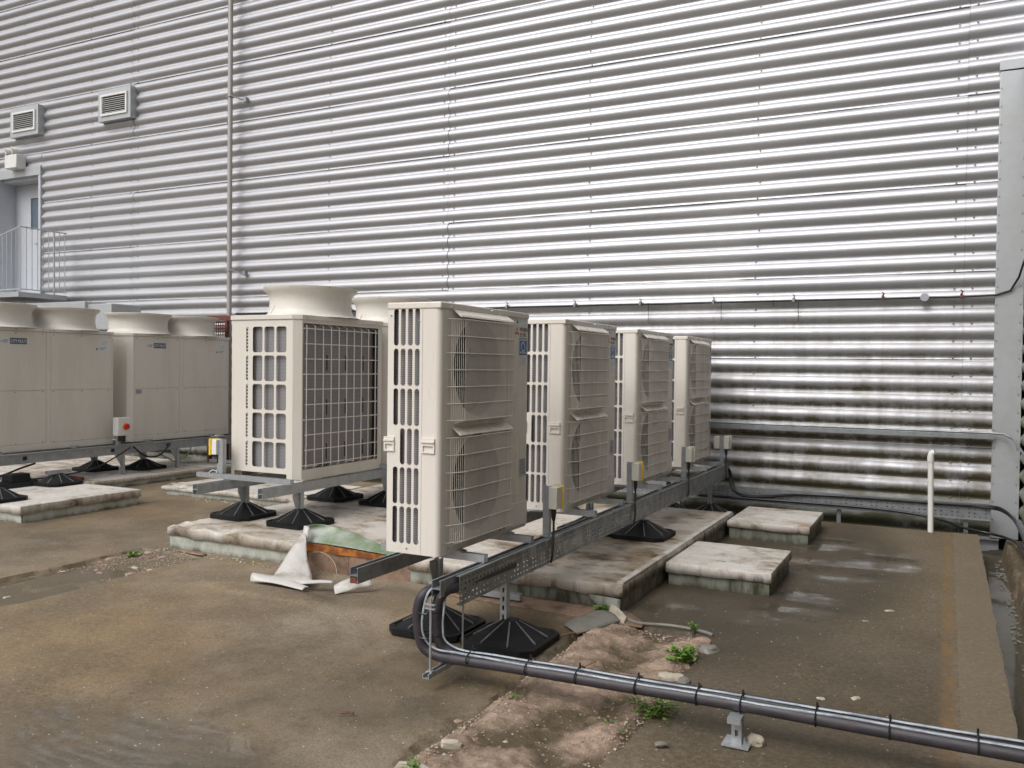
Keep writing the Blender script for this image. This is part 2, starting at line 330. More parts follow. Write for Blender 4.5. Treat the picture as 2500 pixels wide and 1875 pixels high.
def rubble_mat(name, a0, a1, a2):
    m, b = base(name, a0, .8)
    f = noise_fac(m, 3.2, .4, .62, (1, 1, 1), True, 8, .68); g = noise_fac(m, 24, .38, .68, (1, 1, 1), True, 6, .7)
    at = nd(m, 'ShaderNodeAttribute', attribute_name='grime')
    c = mix(m, g, a0, a1); c = mix(m, mth(m, 'ADD', mth(m, 'MULTIPLY', f, .7), at.outputs['Fac'], clamp=True), c, a2)
    v = nd(m, 'ShaderNodeTexVoronoi', Scale=70); lnk(m, coords(m, (1, 1, 1), True), v.inputs['Vector'])
    s = nd(m, 'ShaderNodeSeparateColor'); lnk(m, v.outputs['Color'], s.inputs[0])
    ch = mth(m, 'MULTIPLY', mth(m, 'GREATER_THAN', s.outputs[0], .86), mth(m, 'LESS_THAN', v.outputs['Distance'], .3))
    c = mix(m, mth(m, 'MULTIPLY', ch, .6), c, (.55, .48, .40))
    lnk(m, c, b.inputs['Base Color'])
    n = nd(m, 'ShaderNodeTexNoise', Scale=38, Detail=8, Roughness=.75); lnk(m, coords(m, (1, 1, 1), True), n.inputs['Vector'])
    bump(m, b, n.outputs[0], 1.0, .018)
    return m
MT['rubble'] = rubble_mat('broken_screed', (.56, .41, .31), (.36, .25, .185), (.115, .085, .048))
MT['silt'] = rubble_mat('silted_screed', (.20, .165, .11), (.15, .12, .075), (.11, .09, .052))
def water_mat():
    m, b = base('shallow_water', (.55, .48, .36), .06)
    b.inputs['IOR'].default_value = 1.33; b.inputs['Transmission Weight'].default_value = .85
    n = nd(m, 'ShaderNodeTexNoise', Scale=8, Detail=2); lnk(m, coords(m, (1, 1, 1), True), n.inputs['Vector'])
    bump(m, b, n.outputs[0], .1, .003); return m
MT['water'] = water_mat()

# ------------------------------------------------------------------ mesh helpers
class MB:
    def __init__(s): s.v = []; s.f = []; s.attr = None
    def add(s, vs, fs):
        o = len(s.v); s.v += [tuple(p) for p in vs]; s.f += [tuple(i+o for i in q) for q in fs]; return s
    def box(s, x0, x1, y0, y1, z0, z1):
        return s.add([(x0,y0,z0),(x1,y0,z0),(x1,y1,z0),(x0,y1,z0),(x0,y0,z1),(x1,y0,z1),(x1,y1,z1),(x0,y1,z1)],
                     [(0,3,2,1),(4,5,6,7),(0,1,5,4),(1,2,6,5),(2,3,7,6),(3,0,4,7)])
    def tube(s, pts, r, n=8, caps=True):
        pts = [Vector(p) for p in pts]; vs = []; fs = []
        up = None
        for i, p in enumerate(pts):
            t = (pts[min(i+1, len(pts)-1)] - pts[max(i-1, 0)]).normalized()
            if up is None:
                up = Vector((0, 0, 1)) if abs(t.z) < .9 else Vector((1, 0, 0))
            a = t.cross(up).normalized(); up = a.cross(t).normalized()
            rr = r[i] if isinstance(r, (list, tuple)) else r
            for k in range(n):
                q = 2*math.pi*k/n; vs.append(p + a*math.cos(q)*rr + up*math.sin(q)*rr)
        for i in range(len(pts)-1):
            for k in range(n):
                a = i*n+k; b_ = i*n+(k+1) % n; fs.append((a, b_, b_+n, a+n))
        if caps: fs.append(tuple(range(n))[::-1]); fs.append(tuple((len(pts)-1)*n+k for k in range(n)))
        return s.add(vs, fs)
    def lathe(s, prof, cx, cy, n=40, close=False):
        vs = []; fs = []
        for r, z in prof:
            for k in range(n):
                q = 2*math.pi*k/n; vs.append((cx+r*math.cos(q), cy+r*math.sin(q), z))
        for i in range(len(prof)-1):
            for k in range(n):
                a = i*n+k; b_ = i*n+(k+1) % n; fs.append((a, b_, b_+n, a+n))
        if close: fs.append(tuple(range(n))[::-1]); fs.append(tuple((len(prof)-1)*n+k for k in range(n)))
        return s.add(vs, fs)
    def prism(s, poly, axis, a0, a1):
        n = len(poly); vs = []
        for a in (a0, a1):
            for u, v in poly:
                vs.append({'x': (a, u, v), 'y': (u, a, v), 'z': (u, v, a)}[axis])
        fs = [(i, (i+1) % n, (i+1) % n+n, i+n) for i in range(n)] + [tuple(range(n))[::-1], tuple(range(n, 2*n))]
        return s.add(vs, fs)
    def plate(s, u0, u1, v0, v1, holes, r, place, th):
        """flat plate with (rounded) rectangular holes; place(u,v,d) -> point, thickness th"""
        us = sorted({u0, u1} | {h[0] for h in holes} | {h[1] for h in holes}); vs_ = sorted({v0, v1} | {h[2] for h in holes} | {h[3] for h in holes})
        q = []
        for i in range(len(us)-1):
            for j in range(len(vs_)-1):
                cu, cv = (us[i]+us[i+1])/2, (vs_[j]+vs_[j+1])/2
                if any(h[0] < cu < h[1] and h[2] < cv < h[3] for h in holes): continue
                q.append([(us[i], vs_[j]), (us[i+1], vs_[j]), (us[i+1], vs_[j+1]), (us[i], vs_[j+1])])
        loops = []
        for h in holes:
            a, b_, c, d_ = h; rr = min(r, (b_-a)/2-1e-5, (d_-c)/2-1e-5) if r > 0 else 0
            if rr <= 0: loops.append([(a, c), (b_, c), (b_, d_), (a, d_)]); continue
            seg = 10 if r > .1 else 3; lp = []
            for (x, y, cx, cy, st) in ((a, c, a+rr, c+rr, math.pi), (b_, c, b_-rr, c+rr, 1.5*math.pi), (b_, d_, b_-rr, d_-rr, 0), (a, d_, a+rr, d_-rr, .5*math.pi)):
                arc = [(cx+rr*math.cos(st+.5*math.pi*k/seg), cy+rr*math.sin(st+.5*math.pi*k/seg)) for k in range(seg+1)]
                lp += arc
                for k in range(seg): q.append([(x, y), arc[k+1], arc[k]])
            loops.append(lp)
        for p in q:
            s.add([place(u, v, 0) for u, v in p], [tuple(range(len(p)))])
            s.add([place(u, v, th) for u, v in p], [tuple(range(len(p)))[::-1]])
        loops.append([(u0, v0), (u1, v0), (u1, v1), (u0, v1)])
        for lp in loops:
            n = len(lp)
            s.add([place(u, v, 0) for u, v in lp] + [place(u, v, th) for u, v in lp], [(i, (i+1) % n, (i+1) % n+n, i+n) for i in range(n)])
        return s
    def build(s, name, mat, parent=None, smooth=False, bevel=0, weld=False, rec=True):
        me = bpy.data.meshes.new(name); me.from_pydata(s.v, [], s.f)
        me.materials.append(MT[mat] if isinstance(mat, str) else mat)
        if weld or rec:
            import bmesh
            bm = bmesh.new(); bm.from_mesh(me)
            if weld: bmesh.ops.remove_doubles(bm, verts=bm.verts, dist=1e-5)
            bmesh.ops.recalc_face_normals(bm, faces=bm.faces); bm.to_mesh(me); bm.free()
        if smooth:
            for p in me.polygons: p.use_smooth = True
            if smooth is not True:
                me.set_sharp_from_angle(angle=R(smooth))
        o = bpy.data.objects.new(name, me); COL.objects.link(o)
        if parent: o.parent = parent
        if bevel:
            b = o.modifiers.new('bevel', 'BEVEL'); b.width = bevel; b.segments = 2; b.limit_method = 'ANGLE'; b.angle_limit = R(40)
            if not smooth:
                for p in me.polygons: p.use_smooth = True
                me.set_sharp_from_angle(angle=R(35))
        return o
def P(o, **k):
    for a, v in k.items(): o[a] = v
    return o
def tag(o, label, cat, group=None, kind=None):
    o['label'] = label; o['category'] = cat
    if group: o['group'] = group
    if kind: o['kind'] = kind
    return o
def empty(name, loc, label, cat, group=None):
    o = bpy.data.objects.new(name, None); COL.objects.link(o); o.location = loc; o.empty_display_size = .2
    return tag(o, label, cat, group)
def copy_tree(o, loc, label, parent=None):
    c = o.copy(); COL.objects.link(c)
    if parent: c.parent = parent
    if loc is not None: c.location = loc
    if label: c['label'] = label
    for ch in list(o.children): copy_tree(ch, None, None, c)
    return c
def dupe(o, loc):
    c = o.copy(); COL.objects.link(c); c.location = loc; return c
def text(s, size, mat, parent, loc, name='lettering', xs=1.0):
    cu = bpy.data.curves.new(name, 'FONT'); cu.body = s; cu.size = size; cu.extrude = .0004; cu.resolution_u = 3
    t = bpy.data.objects.new(name, cu); COL.objects.link(t)
    bpy.context.view_layer.update()
    me = bpy.data.meshes.new_from_object(t.evaluated_get(bpy.context.evaluated_depsgraph_get()))
    bpy.data.objects.remove(t); me.materials.clear(); me.materials.append(MT[mat])
    o = bpy.data.objects.new(name, me); COL.objects.link(o); o.parent = parent
    o.location = loc; o.rotation_euler = (R(90), 0, R(90)); o.scale = (xs, 1, 1); return o

# C-section strut: profile in (a,b) with opening towards +b
def cprof(w=.041, h=.041, t=.003, lip=.009):
    a = w/2
    return [(-a, 0), (a, 0), (a, h), (a-lip, h), (a-lip, h-t), (a-t, h-t), (a-t, t), (-a+t, t), (-a+t, h-t), (-a+lip, h-t), (-a+lip, h), (-a, h)]
def double_strut(mb, axis, c, z0, a0, a1, w=.041, h=.041):
    up = [(c+p, z0+h+q) for p, q in cprof(w, h)]; dn = [(c+p, z0+h-.0005-q) for p, q in cprof(w, h)]
    mb.prism(up, axis, a0, a1); mb.prism(dn, axis, a0, a1); return mb
def single_strut(mb, axis, c, z0, a0, a1, w=.041, h=.041):
    return mb.prism([(c+p, z0+q) for p, q in cprof(w, h)], axis, a0, a1)
def slotted_post(mb, x, y, z0, z1, w=.041, face='y-'):
    # back-to-back channel with real slots in the web facing -Y
    holes = []; z = z0+.03
    while z < z1-.04: holes.append((-.006, .006, z, z+.026)); z += .05
    mb.plate(-w/2, w/2, z0, z1, holes, 0, lambda u, v, d: (x+u, y-w/2+d, v), .0025)
    mb.box(x-w/2, x-w/2+.0025, y-w/2+.003, y+w/2, z0, z1); mb.box(x+w/2-.0025, x+w/2, y-w/2+.003, y+w/2, z0, z1)
    mb.box(x-w/2+.003, x-w/2+.011, y+w/2-.003, y+w/2, z0, z1); mb.box(x+w/2-.011, x+w/2-.003, y+w/2-.003, y+w/2, z0, z1)
    return mb

# ------------------------------------------------------------------ roof deck
def smooth01(x): x = max(0., min(1., x)); return x*x*(3-2*x)
def blob(x, y, cx, cy, rx, ry, p=1.0):
    d_ = ((x-cx)/rx)**2 + ((y-cy)/ry)**2
    return smooth01(1.35 - d_*p)
X0, X1, Y0, Y1 = -8.6, .30, 1.5, 9.33
STRIPS = [(-1.88, -1.17, -1, 4.96), (-6.0, -5.28, -1, 5.02)]
def strip_depth(x, y):
    dd = 0
    for a, b_, c, e in STRIPS:
        n = noise.noise((x*3.1, y*3.1, 1.7))*.085 + noise.noise((x*9, y*9, 4))*.035 + noise.noise((x*30, y*30, 9))*.012
        if a < -5: n *= .45
        s = min(x-a, b_-x, y-c, e-y) + n
        dd = max(dd, smooth01((s+.006)/.018))
    return dd
def wetness(x, y):
    n = noise.fractal(Vector((x*1.1, y*1.1, 3)), .9, 2.1, 4)
    w_ = 0
    w_ = max(w_, blob(x, y, -1.15, 6.9, 1.0, 2.9))          # right hand pool between the pads and the seam
    w_ = max(w_, .6*blob(x, y, -.6, 4.6, .8, 1.6))
    w_ = max(w_, .3*blob(x, y, -3.0, 3.2, .8, .7))
    w_ = max(w_, blob(x, y, -2.3, 4.35, .6, .45)*.8)        # round the front feet
    w_ = max(w_, blob(x, y, -2.95, 2.25, .95, .5)*.7)      # front pool
    w_ = max(w_, blob(x, y, -3.6, 4.75, .8, .35)*.55)
    w_ = max(w_, blob(x, y, -2.35, 3.5, .45, .6)*.5)
    w_ = max(w_, blob(x, y, -7.5, 5.6, 2.0, 1.8)*.35)
    if x > .02: w_ *= max(0, 1-(x-.02)/.06)
    return max(0, min(1, w_*.95 + .4*n*(.15+w_) + .03))
def poolness(x, y):
    n = noise.fractal(Vector((x*1.9, y*.9, 7)), .9, 2.1, 5)
    w_ = max(blob(x, y, -.72, 7.6, .55, .9)*.95, blob(x, y, -.95, 6.0, .35, .5)*.9, blob(x, y, -1.4, 5.4, .4, .3)*.6, blob(x, y, -2.95, 2.3, .75, .42)*1.5, blob(x, y, -2.25, 4.2, .5, .3)*.5, blob(x, y, -2.3, 3.3, .4, .5)*.4)
    return max(0, min(1, w_*1.15*(1+2.2*n)))
def make_deck():
    st = .0235
    nx = int((X1-X0)/st); ny = int((Y1-Y0)/st)
    xs = np.linspace(X0, X1, nx+1); ys = np.linspace(Y0, Y1, ny+1)
    v = []; wet = []; pool = []
    for j, y in enumerate(ys):
        for i, x in enumerate(xs):
            e = smooth01(min(x-X0, y-Y0)/.5)
            z = noise.noise((x*.7, y*.7, 0))*.006*e
            z -= .03*blob(x, y, -3.95, 4.95, .5, .3, 1.1)
            z += .022*blob(x, y, -4.1, 4.44, .6, .14, 1.1)                     # swelling under the membrane
            z -= .012*blob(x, y, -2.3, 3.2, 1.6, 1.2)*e
            z += .004*smooth01((x-.06)/.04) if x > .0 else 0                     # lap of the edge strip
            sd = strip_depth(x, y)*e
            z = z*(1-sd) - .045*sd
            xx = x
            if i == nx: xx = x + noise.noise((0, y*4, 0))*.012+noise.noise((0, y*19, 0))*.006
            v.append((xx, y, z)); wet.append(wetness(x, y)); pool.append(poolness(x, y))
    f = []
    for j in range(ny):
        for i in range(nx):
            a = j*(nx+1)+i; f.append((a, a+1, a+nx+2, a+nx+1))
    # slab edge faces down into the drain (right and far side)
    def skirt(idx):
        base_ = len(v)
        for q in idx:
            p = v[q]; v.append((p[0]-.002, p[1], -.32)); wet.append(.5)
        for k in range(len(idx)-1): f.append((idx[k], base_+k, base_+k+1, idx[k+1]))
    skirt([j*(nx+1)+nx for j in range(ny+1)])
    skirt([ny*(nx+1)+i for i in range(nx, -1, -1)])
    # the roof carries on, plain, to the left and behind the camera
    def quad(x0, x1, y0, y1):
        b_ = len(v); v.extend([(x0, y0, 0), (x1, y0, 0), (x1, y1, 0), (x0, y1, 0)]); wet.extend([.2]*4); f.append((b_, b_+1, b_+2, b_+3))
    quad(-70, X0, -80, 9.33); quad(X0, .30, -80, Y0)
    b_ = len(v); v.extend([(-70, 9.33, 0), (X0, 9.33, 0), (X0, 9.33, -.32), (-70, 9.33, -.32)]); wet.extend([.4]*4); f.append((b_, b_+1, b_+2, b_+3))
    b_ = len(v); v.extend([(.30, -80, 0), (.30, Y0, 0), (.30, Y0, -.32), (.30, -80, -.32)]); wet.extend([.4]*4); f.append((b_, b_+1, b_+2, b_+3))
    me = bpy.data.meshes.new('roof_deck'); me.from_pydata(v, [], f); me.materials.append(MT['deck'])
    a = me.attributes.new('wet', 'FLOAT', 'POINT'); a.data.foreach_set('value', wet)
    a = me.attributes.new('pool', 'FLOAT', 'POINT'); a.data.foreach_set('value', pool+[0.0]*(len(v)-len(pool)))
    for p in me.polygons: p.use_smooth = True
    me.set_sharp_from_angle(angle=R(50))
    o = bpy.data.objects.new('roof_deck', me); COL.objects.link(o); o['kind'] = 'structure'
make_deck()

def sheet_grid(name, x0, x1, y0, y1, st, zf, mat, kind='structure', grime=None):
    nx = max(1, int((x1-x0)/st)); ny = max(1, int((y1-y0)/st)); v = []; g = []
    for j in range(ny+1):
        for i in range(nx+1):
            x = x0+(x1-x0)*i/nx; y = y0+(y1-y0)*j/ny; v.append((x, y, zf(x, y))); g.append(grime(x, y) if grime else 0)
    f = [(j*(nx+1)+i, j*(nx+1)+i+1, (j+1)*(nx+1)+i+1, (j+1)*(nx+1)+i) for j in range(ny) for i in range(nx)]
    me = bpy.data.meshes.new(name); me.from_pydata(v, [], f); me.materials.append(MT[mat])
    a = me.attributes.new('grime', 'FLOAT', 'POINT'); a.data.foreach_set('value', g)
    for p in me.polygons: p.use_smooth = True
    o = bpy.data.objects.new(name, me); COL.objects.link(o)
    if kind: o['kind'] = kind
    return o
def zr(x, y):
    n = noise.fractal(Vector((x*2.4, y*2.4, 8)), .8, 2.1, 6)
    edge = smooth01((min(x+1.92, -1.12-x, 5.0-y)-.01)/.10)
    return -.048 + edge*(.044 + .040*n) + .008*noise.noise((x*24, y*24, 2)) + .004*noise.noise((x*60, y*60, 2))
sheet_grid('broken_screed_strip', -1.93, -1.12, 1.9, 5.0, .012, zr, 'rubble', 'structure',
           lambda x, y: max(0, min(1, .7-smooth01(min(x+1.92, -1.12-x, 5.0-y)/.2)*.75 - 1.3*noise.fractal(Vector((x*2.4, y*2.4, 8)), .8, 2.1, 6))))
def zs(x, y): return -.036 + .012*noise.fractal(Vector((x*3, y*3, 3)), .8, 2.1, 5) + .016*smooth01((y-4.4)/.3)
sheet_grid('silted_screed_strip', -6.03, -5.2, 1.9, 5.05, .02, zs, 'silt')
wt = sheet_grid('puddle', -6.03, -5.22, 2.0, 4.75, .4, lambda x, y: -.032, 'water', 'structure')

# drain channel between slab, wall and side building
def zd(x, y): return -.26 + .03*noise.fractal(Vector((x*5, y*5, 1)), .8, 2.1, 5)
sheet_grid('drain_channel', .28, .75, 1.0, 10.05, .03, zd, 'soil', 'structure')
sheet_grid('back_gutter', -30, .28, 9.31, 10.05, .08, lambda x, y: -.27+.02*noise.noise((x*3, y*3, 0)), 'soil', 'structure')
sheet_grid('drain_water', .285, .52, 4.0, 8.8, .3, lambda x, y: -.235, 'water', 'structure')
def zc(x, y):
    return -.07 - .20*smooth01(1-(x-.50+.03*noise.noise((y*3, 0, 0))+.012*noise.noise((y*14, 0, 3)))/.05) + .008*noise.noise((x*20, y*12, 0))
sheet_grid('side_kerb', .48, .76, -6, 9.6, .014, zc, 'rubble', 'structure', lambda x, y: .55+.4*noise.noise((x*6, y*4, 2)))

# ------------------------------------------------------------------ cladding
PITCH, AMP, ZV = .18, .043, 2.595
def prof(z):
    t = ((z-ZV)/PITCH) % 1.0
    if t < .11 or t > .91: return .004 if (.93 < t < .97) else 0.0
    s = (t-.11)/.80
    return AMP*(math.sin(math.pi*s))**.82
def clad_sheet(x0, x1, z0, z1, seed, plane=10.0, axis='x', parent=None, mat='clad', sgn=1):
    nz = max(8, int(round((z1-z0)/PITCH*22))); L = x1-x0; nx = max(2, int(L/.22))
    v = []; f = []
    for i in range(nx+1):
        x = x0+L*i/nx
        for j in range(nz+1):
            z = z0+(z1-z0)*j/nz
            wv = noise.noise((x*.55, z*.8, seed*3.3))*.006 + noise.noise((x*1.9, z*2.4, seed))*.0022
            lift = .009*max(0, 1-(z-z0)/.05)*(1+.6*noise.noise((x*2.3, seed, 0)))
            o_ = prof(z+noise.noise((x*.8, z*.5, seed+9))*.003) + wv + lift
            v.append((x, plane-o_, z) if axis == 'x' else (plane-o_, x, z))
    for i in range(nx):
        for j in range(nz):
            a = i*(nz+1)+j; f.append((a, a+nz+1, a+nz+2, a+1) if axis == 'x' else (a, a+1, a+nz+2, a+nz+1))
    me = bpy.data.meshes.new('cladding_sheet'); me.from_pydata(v, [], f); me.materials.append(MT[mat])
    for p in me.polygons: p.use_smooth = True
    o = bpy.data.objects.new('cladding_sheet', me); COL.objects.link(o); o.parent = parent
    return o
wall = empty('cladding_wall', (0, 0, 0), 'tall silver building wall of horizontal ribbed metal sheets behind all the units', 'wall')
SEAMS = [6.3, .141, -6.03, -12.13, -18.2]
DOOR = (-15.72, -14.49, 2.69, 5.04)
for c in range(4):
    xa, xb = SEAMS[c+1], SEAMS[c]
    for k in range(-1, 11):
        z0 = -.115+.9*k + (0 if k >= 0 else .72); z1 = -.115+.9*(k+1)
        zz1 = z1+.0
        yp = 10.0 - .0025*((c+k) % 2)
        if k < 0: continue
        if c == 3 and z1 > DOOR[2]+.05 and z0 < DOOR[3]-.05:
            clad_sheet(xa, DOOR[0]-.0, z0, zz1, c*20+k, yp, parent=wall); clad_sheet(DOOR[1], xb, z0, zz1, c*20+k+.5, yp, parent=wall)
            if z0 < DOOR[2]-.02: clad_sheet(DOOR[0], DOOR[1], z0, DOOR[2], c*20+k+.2, yp, parent=wall)
            if zz1 > DOOR[3]+.02: clad_sheet(DOOR[0], DOOR[1], DOOR[3], zz1, c*20+k+.3, yp, parent=wall)
        elif c == 0 and z1 < 4.68:
            clad_sheet(xa, .50, z0, zz1, c*20+k, yp, parent=wall)
        else: clad_sheet(xa, xb, z0, zz1, c*20+k, yp, parent=wall)
# base flashing, backing and wall head
m_ = MB(); m_.box(-18.2, .5, 9.972, 9.99, -.30, -.118); m_.box(-18.2, .5, 9.90, 9.97, -.135, -.128); m_.build('base_flashing', 'flash', wall)
m_ = MB(); m_.box(-18.2, 6.3, 10.12, 10.4, -.3, 2.55); m_.box(-18.2, DOOR[0]-.02, 10.12, 10.4, 2.551, 5.3); m_.box(DOOR[1]+.02, 6.3, 10.12, 10.4, 2.551, 5.3); m_.box(-18.2, 6.3, 10.12, 10.4, 5.301, 9.78); m_.box(-18.2, 6.3, 9.93, 10.42, 9.785, 9.86)
m_.build('backing_wall', 'dark', wall)
# screws in the valleys
def screw(mb, x, y, z, ax='y', r=.011):
    n = 6; vs = []
    for h, rr in ((0, r), (.006, r*.8)):
        for k in range(n):
            q = 2*math.pi*k/n
            vs.append((x+rr*math.cos(q), y-h, z+rr*math.sin(q)) if ax == 'y' else (x-h*(1 if ax == 'x' else -1), y+rr*math.cos(q), z+rr*math.sin(q)))
    mb.add(vs, [(k, (k+1) % n, (k+1) % n+n, k+n) for k in range(n)] + [tuple(range(n, 2*n))])
m_ = MB()
zk = [ZV+PITCH*k for k in range(-14, 40)]
for sx in SEAMS[1:4]:
    for z in zk:
        for dx in (-.09, .075): screw(m_, sx+dx, 9.988, z+.005)
for bx in (-1.95, -4.0, -8.05, -10.05, -13.2, -15.0, -16.8):
    for z in zk:
        if DOOR[0]-.1 < bx < DOOR[1]+.1 and 2.5 < z < 5.4: continue
        screw(m_, bx+random.uniform(-.02, .02), 9.988, z+.005)
P(m_.build('fixing_screws', 'galv_wet', wall), kind='stuff')
# vertical end-lap joint lines: thin overlapping butt strips that follow the ribs
for sx in SEAMS[1:4]:
    mb = MB(); v = []; f = []; n = int(9.9/PITCH*20)
    for j in range(n+1):
        z = -.11+9.89*j/n; o_ = prof(z)+.009
        jx = noise.noise((sx, z*3, 0))*.006
        v += [(sx-.0016+jx, 10-o_, z), (sx+.0016+jx, 10-o_, z)]
    f = [(2*j, 2*j+1, 2*j+3, 2*j+2) for j in range(n)]
    mb.add(v, f); P(mb.build('sealant_joint', 'galv_wet', wall, rec=False), label='thin dark vertical joint between cladding sheets')
# corner flashing with cap
cf = MB(); cf.box(.425, .668, 9.915, 9.93, -.115, 4.56); cf.box(.42, .432, 9.93, 9.99, -.115, 4.56); cf.build('corner_flashing', 'flash', wall, bevel=.003)
cf = MB(); cf.box(.415, .70, 9.905, 9.99, 4.57, 4.67); cf.build('flashing_cap', 'flash', wall, bevel=.003)
m_ = MB()
for z in zk:
    if -.1 < z < 4.5: screw(m_, .437, 9.912, z, r=.008); screw(m_, .640, 9.912, z, r=.008)
P(m_.build('flashing_rivets', 'galv_wet', wall), kind='stuff')
# side building
side = empty('side_building', (0, 0, 0), 'low side building wall of stained ribbed metal sheets at the right edge', 'wall')
for c, (ya, yb) in enumerate(((-6, 0), (0, 4.9), (4.9, 9.92))):
    for k in range(5):
        clad_sheet(ya, yb, .065+.9*k, .965+.9*k if k < 4 else 4.565, c*9+k+70, .705, 'y', side, 'clad_side')
m_ = MB(); m_.box(.74, 5.5, -6, 9.85, -.3, 4.56); m_.build('building_core', 'dark', side)
m_ = MB(); m_.box(.64, 5.6, -6.1, 9.88, 4.57, 4.66); m_.build('roof_coping', 'flash', side, bevel=.004)

# ------------------------------------------------------------------ wall-mounted items
def vent(loc, label):
    t = empty('wall_vent', loc, label, 'vent', 'louvred vents on the metal wall')
    m_ = MB(); W, H = .78, .52
    m_.plate(-W/2, W/2, -H/2, H/2, [(-.285, .285, -.145, .145)], 0, lambda u, v, d_: (u, -.10+d_, v), .012)
    m_.box(-W/2, -W/2+.012, -.087, .03, -H/2, H/2); m_.box(W/2-.012, W/2, -.087, .03, -H/2, H/2); m_.box(-W/2+.013, W/2-.013, -.087, .03, H/2-.012, H/2); m_.box(-W/2+.013, W/2-.013, -.087, .03, -H/2, -H/2+.012)
    m_.build('surround', 'flash', t)
    m_ = MB(); m_.plate(-.32, .32, -.178, .178, [(-.285, .285, -.143, .143)], 0, lambda u, v, d_: (u, -.122+d_, v), .0215); m_.build('louvre_frame', 'white', t)
    m_ = MB(); m_.box(-.284, .284, -.06, -.05, -.144, .144); m_.build('mesh_screen', 'dark', t)
    first = None
    for i in range(8):
        z = -.125+.0335*i
        if first is None:
            b_ = MB(); b_.add([(-.284, -.118, -.009), (.284, -.118, -.009), (.284, -.085, .012), (-.284, -.085, .012), (-.284, -.118, -.005), (.284, -.118, -.005), (.284, -.085, .016), (-.284, -.085, .016)],
                              [(0,3,2,1),(4,5,6,7),(0,1,5,4),(1,2,6,5),(2,3,7,6),(3,0,4,7)])
            first = b_.build('louvre_blade', 'white', t); first.location = (0, 0, z)
        else: dupe(first, (0, 0, z))
    return t
vent((-12.47, 9.96, 5.86), 'louvred wall vent nearer the tall pole, grey surround with white frame')
vent((-14.83, 9.96, 5.85), 'louvred wall vent above the twin lamp and the grey door')

door = empty('service_door', (-15.105, 10, 2.72), 'recessed pale grey door with a small window high in the wall', 'door')
for a_, b_, y_ in ((-.615, -.575, -.06), (.555, .615, -.06)):
    m_ = MB(); m_.box(a_, b_, y_, .08, .0, 2.17); m_.build('door_frame', 'doorpaint', door)
m_ = MB(); m_.box(-.62, .62, -.065, .02, 2.171, 2.33); m_.build('header_panel', 'flash', door)
m_ = MB(); m_.box(-.574, .554, .02, .33, 2.12, 2.17); m_.build('reveal_head', 'doorpaint', door)
m_ = MB(); m_.box(.556, .60, .081, .33, 0, 2.17); m_.build('reveal_side', 'doorpaint', door)
m_ = MB(); m_.box(-.60, -.575, .081, .34, 0, 2.17); m_.build('reveal_side', 'doorpaint', door)
m_ = MB(); m_.plate(-.57, .552, .02, 2.115, [(-.14, .17, 1.28, 1.86)], 0, lambda u, v, d_: (u, .27+d_, v), .04); m_.build('door_leaf', 'doorpaint', door)
m_ = MB(); m_.box(-.139, .169, .285, .295, 1.281, 1.859); m_.build('glass_pane', 'glass', door)
m_ = MB(); m_.box(-.62, .62, -.06, .33, -.04, -.001); m_.build('threshold', 'doorpaint', door)
m_ = MB(); m_.box(.06, .10, .235, .265, .98, 1.02); m_.tube([(.08, .235, 1.0), (.08, .20, 1.0), (.17, .20, 1.0)], .009, 6); m_.build('handle', 'galv', door)

bal = empty('balcony_railing', (-15.1, 9.9, 2.62), 'thin grey metal railing round the landing in front of the grey door', 'railing')
m_ = MB(); m_.box(-1.2, 1.42, -.90, -.02, .0, .08); m_.build('landing_slab', 'flash', bal)
def rail_bar(x, y, z0, z1, r_):
    mb = MB(); mb.tube([(x, y, z0), (x, y, z1)], r_, 6); mb.build('railing_post' if r_ > .01 else 'baluster', 'rail', bal, smooth=40)
for i in range(9):
    y = -.85+.10*i; rail_bar(1.40, y, .14 if i not in (0, 6) else .05, 1.155, .016 if i in (6,) else .007)
for i in range(10):
    x = 1.28-.12*i; rail_bar(x, -.85, .13, 1.155-.22*(1.40-x), .007)
m_ = MB(); m_.tube([(-1.1, -.85, .60), (1.40, -.85, 1.16), (1.40, -.02, 1.16)], .013, 6); m_.build('top_rail', 'rail', bal)
m_ = MB(); m_.tube([(-1.1, -.85, .10), (1.40, -.85, .13), (1.40, -.02, .13)], .009, 6); m_.build('bottom_rail', 'rail', bal)

lt = empty('twin_floodlight', (-15.10, 9.93, 5.15), 'white twin-head emergency light on the wall above the grey door', 'light')
m_ = MB(); m_.box(-.17, .17, -.15, .04, -.13, .12); m_.build('battery_box', 'white', lt, bevel=.015)
for sx in (-.10, .08):
    m_ = MB(); m_.tube([(sx, -.06, .12), (sx, -.08, .17)], .014, 8)
    m_.tube([(sx+.05, -.04, .20), (sx-.02, -.14, .185), (sx-.03, -.16, .18)], [.035, .062, .066], 14); m_.build('lamp_head', 'white', lt, smooth=50)

pole = empty('vertical_pole', (-9.83, 9.82, 0), 'tall thin grey pole fixed up the wall, rusty towards its foot', 'pole')
m_ = MB(); m_.tube([(0, 0, -.2), (0, 0, 9.6)], .037, 14); m_.build('tube', 'polepaint', pole, smooth=50)
for z in (2.98, 5.62, 8.3):
    m_ = MB(); m_.tube([(0, -.04, z), (.05, -.02, z), (.16, .05, z-.04), (.22, .13, z-.05)], .009, 6); m_.box(-.045, .045, -.045, .045, z-.008, z+.008); m_.box(.19, .25, .07, .13, z-.08, z-.01)
    m_.build('bracket', 'galv_wet', pole)
cage = empty('steel_cage', (-9.93, 9.84, 0), 'dark red steel mesh post at the foot of the tall pole', 'mesh post')
m_ = MB()
m_.box(-.20, -.15, -.16, -.11, -.2, 2.2); m_.box(.15, .20, -.16, -.11, -.2, 2.2); m_.box(-.20, .34, -.17, -.10, 2.205, 2.28)
